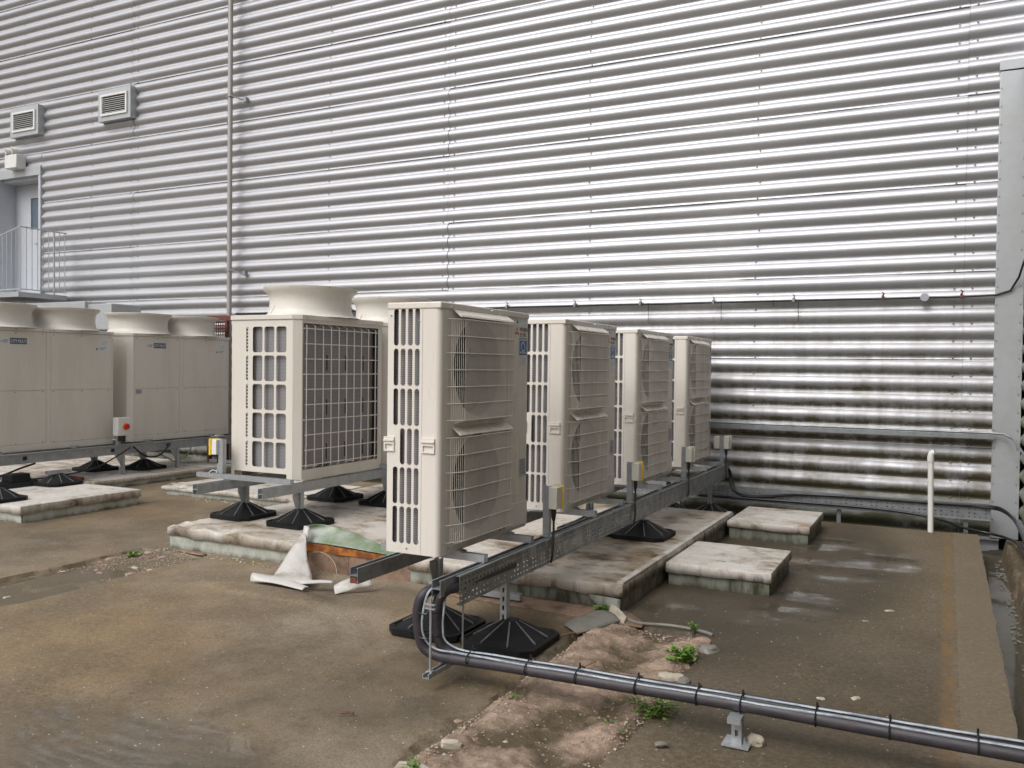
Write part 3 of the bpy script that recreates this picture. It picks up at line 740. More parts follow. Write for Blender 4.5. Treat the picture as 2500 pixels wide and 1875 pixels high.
m_.build('angle_frame', 'rustred', cage)
m_ = MB(); m_.plate(-.148, .148, 1.2, 2.2, [(-.135+.045*i, -.135+.045*i+.03, 1.23+.048*j, 1.23+.048*j+.03) for i in range(6) for j in range(20)], 0, lambda u, v, d_: (u, -.13+d_, v), .004)
m_.build('mesh_panel', 'rustred', cage)

# grey trunking box seen over the left chillers
tb = empty('trunking_box', (-12.3, 9.3, 0), 'pale grey metal box duct showing over the fan cowls below the door', 'duct')
m_ = MB(); m_.box(-2.6, .25, -.3, .35, 2.1, 2.50); m_.build('duct_body', 'flash', tb, bevel=.006)
m_ = MB(); m_.box(.256, .80, -.25, .30, 2.06, 2.46); m_.build('duct_end', 'flash', tb, bevel=.006)
m_ = MB(); m_.box(-2.4, -2.3, -.2, -.1, -.25, 2.1); m_.box(.5, .6, -.2, -.1, -.25, 2.06); m_.build('leg', 'galv', tb)

# cable clipped along the wall
wc = empty('wall_cable', (0, 0, 0), 'black cable clipped along the wall above the units with a round junction box', 'cable')
pts = [(-9.8+.4*i, 9.932+noise.noise((i, 0, 0))*.004, 2.325+noise.noise((i*.5, 2, 0))*.010) for i in range(25)] + [(.0, 9.93, 2.322), (.42, 9.90, 2.33), (.55, 9.895, 2.37), (.62, 9.86, 2.50), (.645, 9.7, 2.62), (.66, 9.2, 2.70), (.66, 8.0, 2.72)]
m_ = MB(); m_.tube(pts, .011, 8); m_.build('cable_run', 'cable', wc, smooth=60)
for x in (-8.7, -7.6, -6.5, -5.1, -4.15, -3.3, -2.42, -1.53, -.62, .12):
    m_ = MB(); m_.box(x-.012, x+.012, 9.905, 9.96, 2.31, 2.355); m_.tube([(x, 9.93, 2.355), (x+.012, 9.925, 2.375), (x-.008, 9.92, 2.39)], .008, 6); m_.build('cable_clip', 'rustred' if x > -1 else 'galv_wet', wc)
for x in (-2.33, -1.48, -3.2, -1.75):
    m_ = MB(); m_.tube([(x, 9.925, 2.34), (x+.003, 9.92, 2.1 if x != -1.75 else 2.27)], .0035, 5); m_.build('cable_tie', 'cable', wc)
m_ = MB(); m_.tube([(-.22, 9.94, 2.325), (-.22, 9.895, 2.325)], .042, 20); m_.build('junction_box', 'stickgrey', wc, smooth=40)

# slim tray half way up and base tray with cables
ut = empty('wall_cable_tray', (0, 0, 0), 'slim perforated steel tray fixed along the wall at the height of the switches', 'cable tray')
m_ = MB(); hs = [(-2.45+.05*i, -2.425+.05*i, .008, .022) for i in range(57)] + [(-2.45+.05*i, -2.425+.05*i, .03, .042) for i in range(57)]
m_.plate(-8.5, .44, 0, .05, hs, 0, lambda u, v, d_: (u, 9.85+v+.0, .93+d_), .003); m_.box(-8.5, .44, 9.848, 9.851, .885, .929)
m_.build('tray', 'galv_wet', ut)
m_ = MB(); m_.tube([(-8, 9.87, .945), (.40, 9.87, .945), (.52, 9.85, .94), (.60, 9.7, .90), (.63, 9.2, .83), (.64, 7.5, .80)], .012, 8); m_.build('cable_run', 'galv_wet', ut, smooth=60)
for x in (-7.5, -5.5, -3.5, -1.5, .2):
    m_ = MB(); m_.box(x-.02, x+.02, 9.90, 9.97, .87, .925); m_.build('tray_bracket', 'galv_wet', ut)

def perf_tray(t, name, axis, fixed, a0, a1, z0, z1, mat, pitch=.05, face=-1, fl=.022, rows=4, hw=.008, hh=.010, dens=1.0):
    """vertical perforated web along axis, with top and bottom flange"""
    m_ = MB(); n = int((a1-a0)/pitch); H = z1-z0; holes = []
    for i in range(n):
        a = a0+pitch*(i+.5)
        for k in range(rows):
            if (i % 3 == 2) and k in (1, 2): continue
            z = z0+H*(k+.7)/(rows+.4); holes.append((a-hw, a+hw, z-hh/2, z+hh/2))
    if axis == 'y': pl = lambda u, v, d_: (fixed-d_, u, v)
    else: pl = lambda u, v, d_: (u, fixed+d_, v)
    # split in lengths so the grid stays cheap
    L = 1.0; a = a0
    while a < a1-1e-6:
        b_ = min(a+L, a1); hsub = [h for h in holes if h[0] > a+.001 and h[1] < b_-.001]
        m_.plate(a, b_, z0, z1, hsub, 0, pl, .0018); a = b_
    if axis == 'y':
        m_.box(fixed-fl, fixed-.002, a0, a1, z1-.002, z1); m_.box(fixed-fl, fixed-.002, a0, a1, z0, z0+.002)
        m_.box(fixed-.0005, fixed+.004, a0, a1, z1-.003, z1+.003); m_.box(fixed-.0005, fixed+.004, a0, a1, z0-.003, z0+.003)
    else:
        m_.box(a0, a1, fixed+.002, fixed+fl, z1-.002, z1); m_.box(a0, a1, fixed+.002, fixed+fl, z0, z0+.002)
        m_.box(a0, a1, fixed-.02, fixed+.0005, z0-.003, z0+.003)
    return m_.build(name, mat, t)
bt = empty('base_cable_tray', (0, 0, 0), 'long perforated steel tray standing low along the wall foot behind the row', 'cable tray')
perf_tray(bt, 'tray_length', 'x', 9.72, -5.2, .415, .085, .245, 'galv_wet')
for x in (-4.5, -2.75, -1.0, .2):
    m_ = MB(); m_.box(x-.02, x+.02, 9.745, 9.785, -.27, .24); m_.build('support_leg', 'galv_wet', bt)
bc = empty('black_cables', (0, 0, 0), 'loose black cables dropping off the rail end and running along the base tray', 'cables')
def cable(pts, r, parent, mat='cable', n=8, name='cable_run', sub=4):
    P_ = [Vector(p) for p in pts]; out_ = []
    for i in range(len(P_)-1):
        p0 = P_[max(i-1, 0)]; p1 = P_[i]; p2 = P_[i+1]; p3 = P_[min(i+2, len(P_)-1)]
        for k in range(sub):
            t = k/sub; out_.append(.5*((2*p1)+(-p0+p2)*t+(2*p0-5*p1+4*p2-p3)*t*t+(-p0+3*p1-3*p2+p3)*t**3))
    out_.append(P_[-1]); m_ = MB(); m_.tube(out_, r, n); return m_.build(name, mat, parent, smooth=60)
for k, dy in enumerate((0, .03, .055)):
    cable([(-2.19-.01*k, 9.3, .47+.01*k), (-2.17, 9.66, .46), (-2.16+.01*k, 9.74, .36), (-2.13+.02*k, 9.70, .24-.012*k), (-2.0, 9.69, .15+.01*k), (-1.75, 9.69, .155+.01*k), (-1.45, 9.695, .20+.006*k), (-.9, 9.70, .225-.004*k), (0, 9.70, .225-.004*k), (.38, 9.69, .235-.01*k), (.52, 9.55, .225-.01*k), (.60, 9.2, .16), (.615, 8.2, .12), (.61, 6.5, .11)], .012, bc)
cable([(-2.5, 9.69, .12), (-1.5, 9.695, .125), (-.6, 9.69, .12), (-.1, 9.66, .08), (.2, 9.66, .0), (.42, 9.64, -.03), (.54, 9.4, -.02), (.60, 8.7, .04), (.60, 7.4, .05)], .014, bc)
m_ = MB(); m_.box(.60, .655, 5.5, 9.45, .15, .158); m_.box(.60, .603, 5.5, 9.45, .159, .20)
tag(m_.build('side_cable_tray', 'galv_wet'), 'narrow steel tray running along the foot of the right hand wall', 'cable tray')

wp = empty('white_pipe', (-.11, 9.27, 0), 'upright white plastic pipe standing on the roof edge in front of the wall', 'pipe')
m_ = MB(); m_.tube([(0, 0, -.02), (-.012, 0, .68)], .026, 16); m_.build('pipe_tube', 'white_pipe', wp, smooth=50)
m_ = MB(); m_.tube([(-.013, 0, .68), (-.013, 0, .73), (-.006, 0, .765), (.018, 0, .775)], [.031, .031, .029, .027], 16); m_.build('bend', 'white_pipe', wp, smooth=60)
m_ = MB(); m_.tube([(.0185, 0, .775), (.022, 0, .775)], .026, 16); m_.build('open_end', 'dark', wp)

# ------------------------------------------------------------------ insulated pads
def pad(name, x0, x1, y0, y1, h, label, mat='pad', cover=.075, crumple=0, notch=None):
    t = empty(name, (0, 0, 0), label, 'roof pad')
    st = .035; nx = max(2, int((x1-x0)/st)); ny = max(2, int((y1-y0)/st))
    def dz(x, y):
        e = min(x-x0, x1-x, y-y0, y1-y)
        z = noise.noise((x*1.7, y*1.7, h*9))*.004
        if crumple:
            k = crumple*smooth01(1-(x-x0)/1.6)*smooth01(1-(y-y0)/.45)
            z += k*(abs(noise.noise((x*4.2+y*3, y*9, 2)))*.075+abs(noise.noise((x*11, y*13, 4)))*.03-.02)
        return z - .002*smooth01(1-e/.03)
    v = []; g = []; f = []
    def skip(x, y): return notch and notch[0] < x < notch[1] and y < notch[2]
    idx = {}
    for j in range(ny+1):
        for i in range(nx+1):
            x = x0+(x1-x0)*i/nx; y = y0+(y1-y0)*j/ny
            idx[i, j] = len(v); v.append((x, y, h+dz(x, y))); g.append(max(0, .25*noise.noise((x*1.2, y*1.4, 6))))
    for j in range(ny):
        for i in range(nx):
            if skip(x0+(x1-x0)*(i+.5)/nx, y0+(y1-y0)*(j+.5)/ny): continue
            f.append((idx[i, j], idx[i+1, j], idx[i+1, j+1], idx[i, j+1]))
    # turned-down sides with a wavy lower lip
    ring = [(i, 0) for i in range(nx)] + [(nx, j) for j in range(ny)] + [(i, ny) for i in range(nx, 0, -1)] + [(0, j) for j in range(ny, 0, -1)]
    prev = None; first = None
    for q in ring+[ring[0]]:
        a = idx[q]; p = v[a]
        cx_, cy_ = (x0+x1)/2, (y0+y1)/2
        ox = (-1 if q[0] == 0 else 1 if q[0] == nx else 0); oy = (-1 if q[1] == 0 else 1 if q[1] == ny else 0)
        cr_ = crumple*smooth01(1-(p[0]-x0)/1.8)*noise.noise((p[0]*6, p[1]*6, 3))*.03
        bb = cover*(1+.18*noise.noise((p[0]*2.2, p[1]*2.2, 3))+.12*noise.noise((p[0]*9, p[1]*9, 5)))
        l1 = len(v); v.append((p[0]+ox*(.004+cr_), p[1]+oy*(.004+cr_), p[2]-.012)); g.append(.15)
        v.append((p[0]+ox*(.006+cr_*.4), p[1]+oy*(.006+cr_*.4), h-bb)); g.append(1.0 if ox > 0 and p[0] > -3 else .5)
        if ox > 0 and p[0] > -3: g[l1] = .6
        if prev is not None and not (skip(p[0], p[1]) and q[1] == 0): f.append((prev[0], prev[1], l1, a)); f.append((prev[1], prev[1]+1, l1+1, l1))
        prev = (a, l1)
    me = bpy.data.meshes.new('membrane_cover'); me.from_pydata(v, [], f); me.materials.append(MT[mat])
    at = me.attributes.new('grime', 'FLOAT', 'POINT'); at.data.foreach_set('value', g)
    for p in me.polygons: p.use_smooth = True
    me.set_sharp_from_angle(angle=R(33))
    o = bpy.data.objects.new('membrane_cover', me); COL.objects.link(o); o.parent = t
    md = o.modifiers.new('thickness', 'SOLIDIFY'); md.thickness = .004
    if notch:
        sk = [(x0+.012, notch[0]), (notch[1], x1-.012)]
    else: sk = [(x0+.012, x1-.012)]
    for a, b_ in sk:
        m_ = MB(); n = max(1, int((b_-a)/.08))
        v = []; f = []
        for k in range(n+1):
            x = a+(b_-a)*k/n
            for z, o_ in ((-.01, noise.noise((x*4, 0, 1))*.012), (h*.45, .006+noise.noise((x*5, 2, 1))*.01), (h-.012, .004)):
                v.append((x, y0+.018-o_*.8, z))
        for k in range(n):
            for l in range(2): q = k*3+l; f.append((q, q+3, q+4, q+1))
        m_.add(v, f); m_.box(a, b_, y0+.03, y1-.012, -.01, h-.014)
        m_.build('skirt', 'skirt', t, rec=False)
    if notch:
        m_ = MB(); m_.box(notch[0]-.02, notch[1]+.02, notch[2]+.01, y1-.02, -.01, h-.016); m_.build('core', 'board', t)
    return t
NOTCH = (-4.36, -3.40, 5.26)
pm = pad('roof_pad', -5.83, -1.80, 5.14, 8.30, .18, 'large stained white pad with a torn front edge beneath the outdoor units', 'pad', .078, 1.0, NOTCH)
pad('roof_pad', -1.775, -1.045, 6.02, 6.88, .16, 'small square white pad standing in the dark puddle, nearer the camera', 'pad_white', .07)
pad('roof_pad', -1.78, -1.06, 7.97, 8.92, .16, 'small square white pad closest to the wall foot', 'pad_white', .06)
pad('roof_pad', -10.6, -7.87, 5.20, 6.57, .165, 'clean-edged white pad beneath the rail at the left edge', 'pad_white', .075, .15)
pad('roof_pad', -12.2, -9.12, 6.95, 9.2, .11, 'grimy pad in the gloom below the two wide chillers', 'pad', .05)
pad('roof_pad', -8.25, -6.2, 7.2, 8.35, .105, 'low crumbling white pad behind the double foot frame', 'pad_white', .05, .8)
# upstand edge joint along the right of the main pad
m_ = MB(); m_.box(-1.845, -1.80, 5.16, 8.26, .181, .196); m_.build('edge_trim', 'pad_white', pm)

# torn flap on the main pad
def surf(name, rows, mat, parent, th=.003, sub=2):
    v = []; f = []; n = len(rows[0])
    for r_ in rows: v += [tuple(p) for p in r_]
    for j in range(len(rows)-1):
        for i in range(n-1): a = j*n+i; f.append((a, a+1, a+n+1, a+n))
    m_ = MB(); m_.add(v, f); o = m_.build(name, mat, parent, smooth=True, rec=False)
    if sub: s_ = o.modifiers.new('sub', 'SUBSURF'); s_.boundary_smooth = 'PRESERVE_CORNERS'; s_.levels = s_.render_levels = sub
    md = o.modifiers.new('thickness', 'SOLIDIFY'); md.thickness = th
    return o
# exposed layers inside the notch
m_ = MB(); v = []; f = []
n = 26
for k in range(n+1):
    x = -4.36+.96*k/n; dj = noise.noise((x*9, 0, 0))*.012+noise.noise((x*30, 0, 0))*.005
    v += [(x, 5.165+dj, .125+dj*.3), (x, 5.16+dj, .188+noise.noise((x*12, 4, 0))*.005-.03*k/n), (x, 5.33, .185-.03*k/n), (x, 5.33, .12)]
for k in range(n):
    q = 4*k; f += [(q, q+4, q+5, q+1), (q+1, q+5, q+6, q+2), (q+3, q, q+4, q+7)]
m_.add(v, f); P(m_.build('insulation_foam', 'foam', pm, rec=False), label='orange foam layer exposed by the torn cover')
m_ = MB(); m_.box(-4.36, -3.97, 5.175, 5.33, -.04, .124); m_.box(-3.965, -3.40, 5.172, 5.33, -.04, .122); P(m_.build('core_board', 'board', pm), label='brown board exposed below the foam')
# lifted cover: green underside curling up over the notch
rows = [[(-4.36, 5.17, .192), (-4.27, 5.165, .193), (-4.16, 5.165, .194), (-3.97, 5.165, .190), (-3.78, 5.165, .182), (-3.62, 5.165, .176), (-3.42, 5.17, .17)],
        [(-4.38, 5.21, .235), (-4.29, 5.23, .245), (-4.17, 5.24, .240), (-3.98, 5.23, .222), (-3.79, 5.21, .200), (-3.62, 5.19, .186), (-3.42, 5.18, .176)],
        [(-4.40, 5.22, .285), (-4.31, 5.26, .300), (-4.18, 5.28, .285), (-3.98, 5.28, .250), (-3.79, 5.24, .218), (-3.62, 5.21, .195), (-3.42, 5.19, .181)],
        [(-4.39, 5.20, .305), (-4.30, 5.25, .325), (-4.19, 5.30, .305), (-3.98, 5.31, .262), (-3.78, 5.27, .226), (-3.61, 5.23, .199), (-3.41, 5.20, .183)]]
P(surf('lifted_flap', rows, 'green', pm, .004), label='torn cover curled up with its green underside showing')
rows = [[(-4.385, 5.17, .31), (-4.36, 5.16, .315), (-4.335, 5.17, .305)],
        [(-4.37, 5.13, .255), (-4.34, 5.12, .265), (-4.315, 5.13, .25)],
        [(-4.335, 5.13, .19), (-4.325, 5.125, .185), (-4.315, 5.13, .19)]]
P(surf('flap_tip', rows, 'flapwhite', pm, .004), label='white curled tip of the torn cover')
# front face membrane peeled off: triangular sail down to the deck
rows = [[(-4.385, 5.15, .255), (-4.365, 5.14, .262), (-4.345, 5.13, .258), (-4.325, 5.12, .25)],
        [(-4.39, 5.04, .175), (-4.345, 5.01, .185), (-4.295, 5.01, .18), (-4.255, 5.04, .165)],
        [(-4.36, 4.92, .105), (-4.29, 4.88, .115), (-4.22, 4.90, .105), (-4.165, 4.95, .09)],
        [(-4.32, 4.80, .05), (-4.23, 4.77, .06), (-4.13, 4.80, .05), (-4.05, 4.86, .035)],
        [(-4.28, 4.71, .03), (-4.17, 4.69, .035), (-4.06, 4.71, .025), (-3.96, 4.76, .015)]]
P(surf('peeled_flap', rows, 'flapwhite', pm, .003), label='white membrane sheet peeled off the pad and hanging to the deck')
rows = [[(-4.36, 4.64, .03), (-4.22, 4.72, .045), (-4.08, 4.68, .04), (-3.96, 4.63, .035), (-3.86, 4.60, .03)],
        [(-4.36, 4.61, .075), (-4.23, 4.66, .055), (-4.09, 4.64, .048), (-3.97, 4.60, .042), (-3.87, 4.575, .035)],
        [(-4.35, 4.56, .07), (-4.22, 4.60, .045), (-4.09, 4.59, .035), (-3.97, 4.57, .030), (-3.87, 4.555, .028)],
        [(-4.34, 4.55, .02), (-4.22, 4.58, .028), (-4.09, 4.575, .026), (-3.97, 4.56, .022), (-3.87, 4.55, .02)]]
P(surf('skirting_strip', rows, 'flapwhite', pm, .003), label='loose white strip lying at the foot of the tear')
rows = [[(-4.18, 4.72, .04), (-4.06, 4.70, .035), (-3.96, 4.71, .038), (-3.87, 4.77, .042), (-3.80, 4.80, .035)],
        [(-4.18, 4.68, .055), (-4.06, 4.665, .05), (-3.95, 4.675, .052), (-3.86, 4.74, .055), (-3.79, 4.78, .04)],
        [(-4.17, 4.64, .035), (-4.05, 4.63, .025), (-3.94, 4.65, .028), (-3.86, 4.72, .034), (-3.79, 4.765, .03)]]
P(surf('skirting_strip', rows, 'flapwhite', pm, .003), label='narrow white curl pointing right from the foot of the tear')
rows = [[(-3.74, 4.72, .03), (-3.70, 4.76, .06), (-3.64, 4.80, .085), (-3.56, 4.85, .10)], [(-3.70, 4.67, .02), (-3.66, 4.72, .055), (-3.60, 4.78, .075), (-3.53, 4.84, .085)], [(-3.66, 4.63, .0), (-3.62, 4.69, .01), (-3.57, 4.76, .02), (-3.50, 4.84, .03)]]
P(surf('torn_scrap', rows, 'flapwhite', pm, .003), label='small white torn scrap standing under the rail end')
cable([(-4.28, 5.14, .125), (-4.18, 5.13, .135), (-4.10, 5.12, .11), (-4.02, 5.08, .075), (-3.94, 5.0, .04), (-3.90, 4.93, .01)], .0022, pm, 'stonepale', 6, 'loose_cord')
# flat offcut strips beside the pad
rows = [[(-3.15, 4.98, .004), (-2.4, 4.95, .006), (-1.6, 4.92, .004)], [(-3.15, 5.06, .02), (-2.4, 5.03, .022), (-1.6, 5.0, .015)], [(-3.15, 5.13, .03), (-2.4, 5.12, .03), (-1.75, 5.12, .03)]]
P(surf('lapped_strip', rows, 'board', pm, .004), label='brown membrane strip lapped along the pad foot')
# corner drip flap at the front right corner of the main pad
rows = [[(-2.02, 5.125, .10), (-1.93, 5.12, .105), (-1.80, 5.11, .10)], [(-2.0, 5.11, .07), (-1.9, 5.09, .06), (-1.795, 5.09, .05)], [(-1.92, 5.10, .03), (-1.85, 5.07, .02), (-1.79, 5.07, -.0)]]
P(surf('corner_flap', rows, 'skirt', pm, .004), label='grey torn flap hanging at the pad corner')

# ------------------------------------------------------------------ support frames
def foot(parent, x, y, z, s=.46, post_top=None, mat_post='galv', gusset=True, px=0):
    m_ = MB(); h = s/2; c = .06
    def ring(r_, zz): # rounded square
        k = c*r_/h
        return [(-r_+k, -r_, zz), (r_-k, -r_, zz), (r_, -r_+k, zz), (r_, r_-k, zz), (r_-k, r_, zz), (-r_+k, r_, zz), (-r_, r_-k, zz), (-r_, -r_+k, zz)]
    rs = [ring(h, 0), ring(h, .035), ring(h-.018, .040), ring(h-.030, .028), ring(.045, .125), ring(.040, .13)]
    vs = [(x+p[0], y+p[1], z+p[2]) for r_ in rs for p in r_]
    fs = [(8*i+k, 8*i+(k+1) % 8, 8*(i+1)+(k+1) % 8, 8*(i+1)+k) for i in range(5) for k in range(8)] + [tuple(range(40, 48)), tuple(range(8))[::-1]]
    m_.add(vs, fs); ft = m_.build('foot', 'rubber', parent, smooth=30)
    for k in range(8):
        q = math.pi/4*k + math.pi/8; dx, dy = math.cos(q), math.sin(q); L = (h-.035)/max(abs(dx), abs(dy))
        mb = MB(); pz = .030
        nx_, ny_ = -dy*.004, dx*.004
        mb.add([(x+dx*.04+nx_, y+dy*.04+ny_, z+.13), (x+dx*.04-nx_, y+dy*.04-ny_, z+.13), (x+dx*L-nx_, y+dy*L-ny_, z+pz+.012), (x+dx*L+nx_, y+dy*L+ny_, z+pz+.012),
                (x+dx*.04+nx_, y+dy*.04+ny_, z+.10), (x+dx*.04-nx_, y+dy*.04-ny_, z+.10), (x+dx*L-nx_, y+dy*L-ny_, z+pz-.01), (x+dx*L+nx_, y+dy*L+ny_, z+pz-.01)],
               [(0,1,2,3), (4,7,6,5), (0,4,5,1), (1,5,6,2), (2,6,7,3), (3,7,4,0)])
        mb.build('rib', 'rib', ft)
    if post_top:
        mb = MB(); slotted_post(mb, x+px, y, z+.10, post_top); mb.build('post', mat_post, parent)
        if gusset:
            mb = MB(); xx = x+px
            mb.add([(xx-.003, y-.10, post_top), (xx-.003, y-.022, post_top), (xx-.003, y-.022, post_top-.16), (xx-.003, y-.045, post_top-.16), (xx-.003, y-.10, post_top-.04),
                    (xx+.003, y-.10, post_top), (xx+.003, y-.022, post_top), (xx+.003, y-.022, post_top-.16), (xx+.003, y-.045, post_top-.16), (xx+.003, y-.10, post_top-.04)],
                   [(0,1,2,3,4), (9,8,7,6,5), (0,5,6,1), (1,6,7,2), (2,7,8,3), (3,8,9,4), (4,9,5,0)])
            mb.build('gusset', mat_post, parent)
    return ft
fr = empty('support_frame', (0, 0, 0), 'long galvanised rail frame on black feet carrying the row of four slim units', 'support frame')
m_ = MB(); double_strut(m_, 'y', -2.725, .418, 3.60, 9.80, .05); m_.build('rail', 'galv_wet', fr)
m_ = MB(); double_strut(m_, 'y', -2.212, .418, 3.58, 9.80, .05); m_.build('rail', 'galv_wet', fr)
m_ = MB(); m_.box(-2.745, -2.706, 3.597, 3.601, .42, .45); P(m_.build('end_tape', 'rustred', fr), label='red marking on the rail end')
for yu in (3.83, 5.458, 7.016, 8.60):
    for dy in (.22, .80):
        m_ = MB(); single_strut(m_, 'y', 0, 0, 0, 1)
        mb = MB(); mb.prism([(yu+dy+p, .501+q) for p, q in cprof()], 'x', -2.86, -2.19); mb.build('cross_strut', 'galv', fr)
foot(fr, -2.66, 4.33, .0, .46, .418, 'galv'); foot(fr, -2.17, 4.31, 0, .46, .418, 'galv', False, -.036)
foot(fr, -2.66, 6.76, .18, .46, .418, 'galv'); foot(fr, -2.20, 6.76, .18, .46, .418, 'galv', False, -.008)
foot(fr, -2.66, 9.05, .0, .46, .418, 'galv_wet'); foot(fr, -2.20, 9.05, 0, .46, .418, 'galv_wet', False, -.008)
# lower rail lying behind the pad front
m_ = MB(); single_strut(m_, 'y', 0, 0, 0, .1)
mb = MB(); mb.prism([(5.02+p, .03+q) for p, q in cprof()], 'x', -3.15, -2.45); tag(mb.build('loose_strut', 'galv'), 'length of steel channel lying on the deck behind the black feet', 'steel channel')

rt = empty('row_cable_tray', (0, 0, 0), 'perforated steel cable tray fixed on edge along the front rail of the slim units', 'cable tray')
perf_tray(rt, 'tray_length', 'y', -2.160, 3.72, 9.66, .352, .497, 'galv_wet', .040, hw=.0075, hh=.010, rows=5)
for y in (3.80, 5.6, 7.4, 9.2):
    m_ = MB(); m_.tube([(-2.185, y, .10 if y < 4 else .3), (-2.185, y, .352)], .005, 6); m_.build('threaded_rod', 'galv', rt)

# pipe bundle
pb = empty('pipe_bundle', (0, 0, 0), 'black insulated pipes dropping off the rail end and crossing the roof to the right', 'pipes')
def off(pts, dx, dy, dz): return [(p[0]+dx, p[1]+dy, p[2]+dz) for p in pts]
run = [(-2.10, 3.60, .125), (-1.80, 3.60, .135), (-1.29, 3.60, .145), (-.75, 3.60, .158), (-.27, 3.60, .160), (.26, 3.60, .163), (.45, 3.60, .165), (.54, 3.45, .16), (.56, 2.8, .15), (.56, 1.0, .15)]
dropA = [(-2.255, 4.3, .43), (-2.262, 3.75, .435), (-2.275, 3.60, .435), (-2.305, 3.57, .37), (-2.308, 3.575, .26), (-2.290, 3.59, .165), (-2.225, 3.60, .128)]
cable(dropA+run, .027, pb, 'pipe', 14, 'insulated_pipe', 5)
cable(off(dropA, .075, .05, .0)[:-1]+[(-2.17, 3.655, .135)]+off(run, 0, .056, .004), .026, pb, 'pipe', 14, 'insulated_pipe', 5)
def wig(pts, amp, sd): return [(p[0], p[1]+noise.noise((p[0]*2.2, sd, 0))*amp*.6, p[2]+abs(noise.noise((p[0]*1.7, sd, 3)))*amp) for p in pts]
fine = [(x_, 3.60, .125+(x_+2.1)*.016+.030) for x_ in np.arange(-2.1, .45, .18)]
def seg_c(dx, dy, dz, sd, drop): return drop+wig([(p[0]+dx, p[1]+dy, p[2]+dz) for p in fine], .010, sd)
cable(seg_c(0, -.010, 0, 1, [(-2.235, 3.70, .46), (-2.245, 3.58, .45), (-2.262, 3.555, .38), (-2.272, 3.55, .28), (-2.255, 3.56, .205), (-2.20, 3.575, .165)]), .006, pb, 'pale_cable', 6, 'pale_cable')
cable(seg_c(0, .035, .006, 2, [(-2.20, 3.66, .44), (-2.195, 3.63, .36), (-2.195, 3.62, .27), (-2.18, 3.62, .20)]), .0055, pb, 'pale_cable', 6, 'pale_cable')
for i, x_ in enumerate((-2.03, -1.72, -1.47, -1.19, -.92, -.735, -.44, -.17, .13, .36)):
    zc_ = .135+(x_+2.1)*.0125; mb = MB()
    ring = [(x_, 3.628+.066*math.cos(q), zc_+.005+.036*math.sin(q)) for q in np.linspace(0, 2*math.pi, 19)]
    mb.tube(ring, .0035, 5, False); mb.box(x_-.004, x_+.004, 3.63, 3.636, zc_+.035, zc_+.06); mb.build('cable_tie', 'cable', pb)
for z in (.34, .22):
    mb = MB(); ring = [(-2.265+.055*math.cos(q), 3.60+.06*math.sin(q), z) for q in np.linspace(0, 2*math.pi, 17)]; mb.tube(ring, .0035, 5, False); mb.build('cable_tie', 'cable', pb)
hg = empty('pipe_hanger', (-2.18, 3.55, 0), 'short steel channel hung on threaded rod beneath the rail end, holding the pipes', 'hanger')
mb = MB(); mb.prism([(-.005+p, .062+q) for p, q in cprof(.036, .022)], 'y', -.10, .16); mb.build('channel', 'galv', hg)
mb = MB(); mb.tube([(-.005, -.06, .06), (-.005, -.06, .44)], .006, 8); mb.box(-.022, .012, -.075, -.045, .085, .090); mb.build('threaded_rod', 'galv', hg)
mb = MB(); mb.box(-.035, .02, -.068, -.052, .405, .411); mb.box(-.035, .02, -.068, -.052, .385, .391); mb.build('beam_clamp', 'galv', hg)

sd = empty('pipe_stand', (-.745, 3.585, 0), 'small steel stand with a square base plate carrying the black pipes', 'stand')
mb = MB(); mb.box(-.055, .055, -.055, .055, .003, .009); mb.build('base_plate', 'galv', sd)
mb = MB(); slotted_post(mb, 0, 0, .009, .125, .041); mb.build('post', 'galv', sd)
mb = MB(); mb.box(-.028, .026, -.075, .06, .1255, .130); mb.box(-.028, .026, -.075, -.071, .108, .1250); mb.build('top_arm', 'galv', sd)

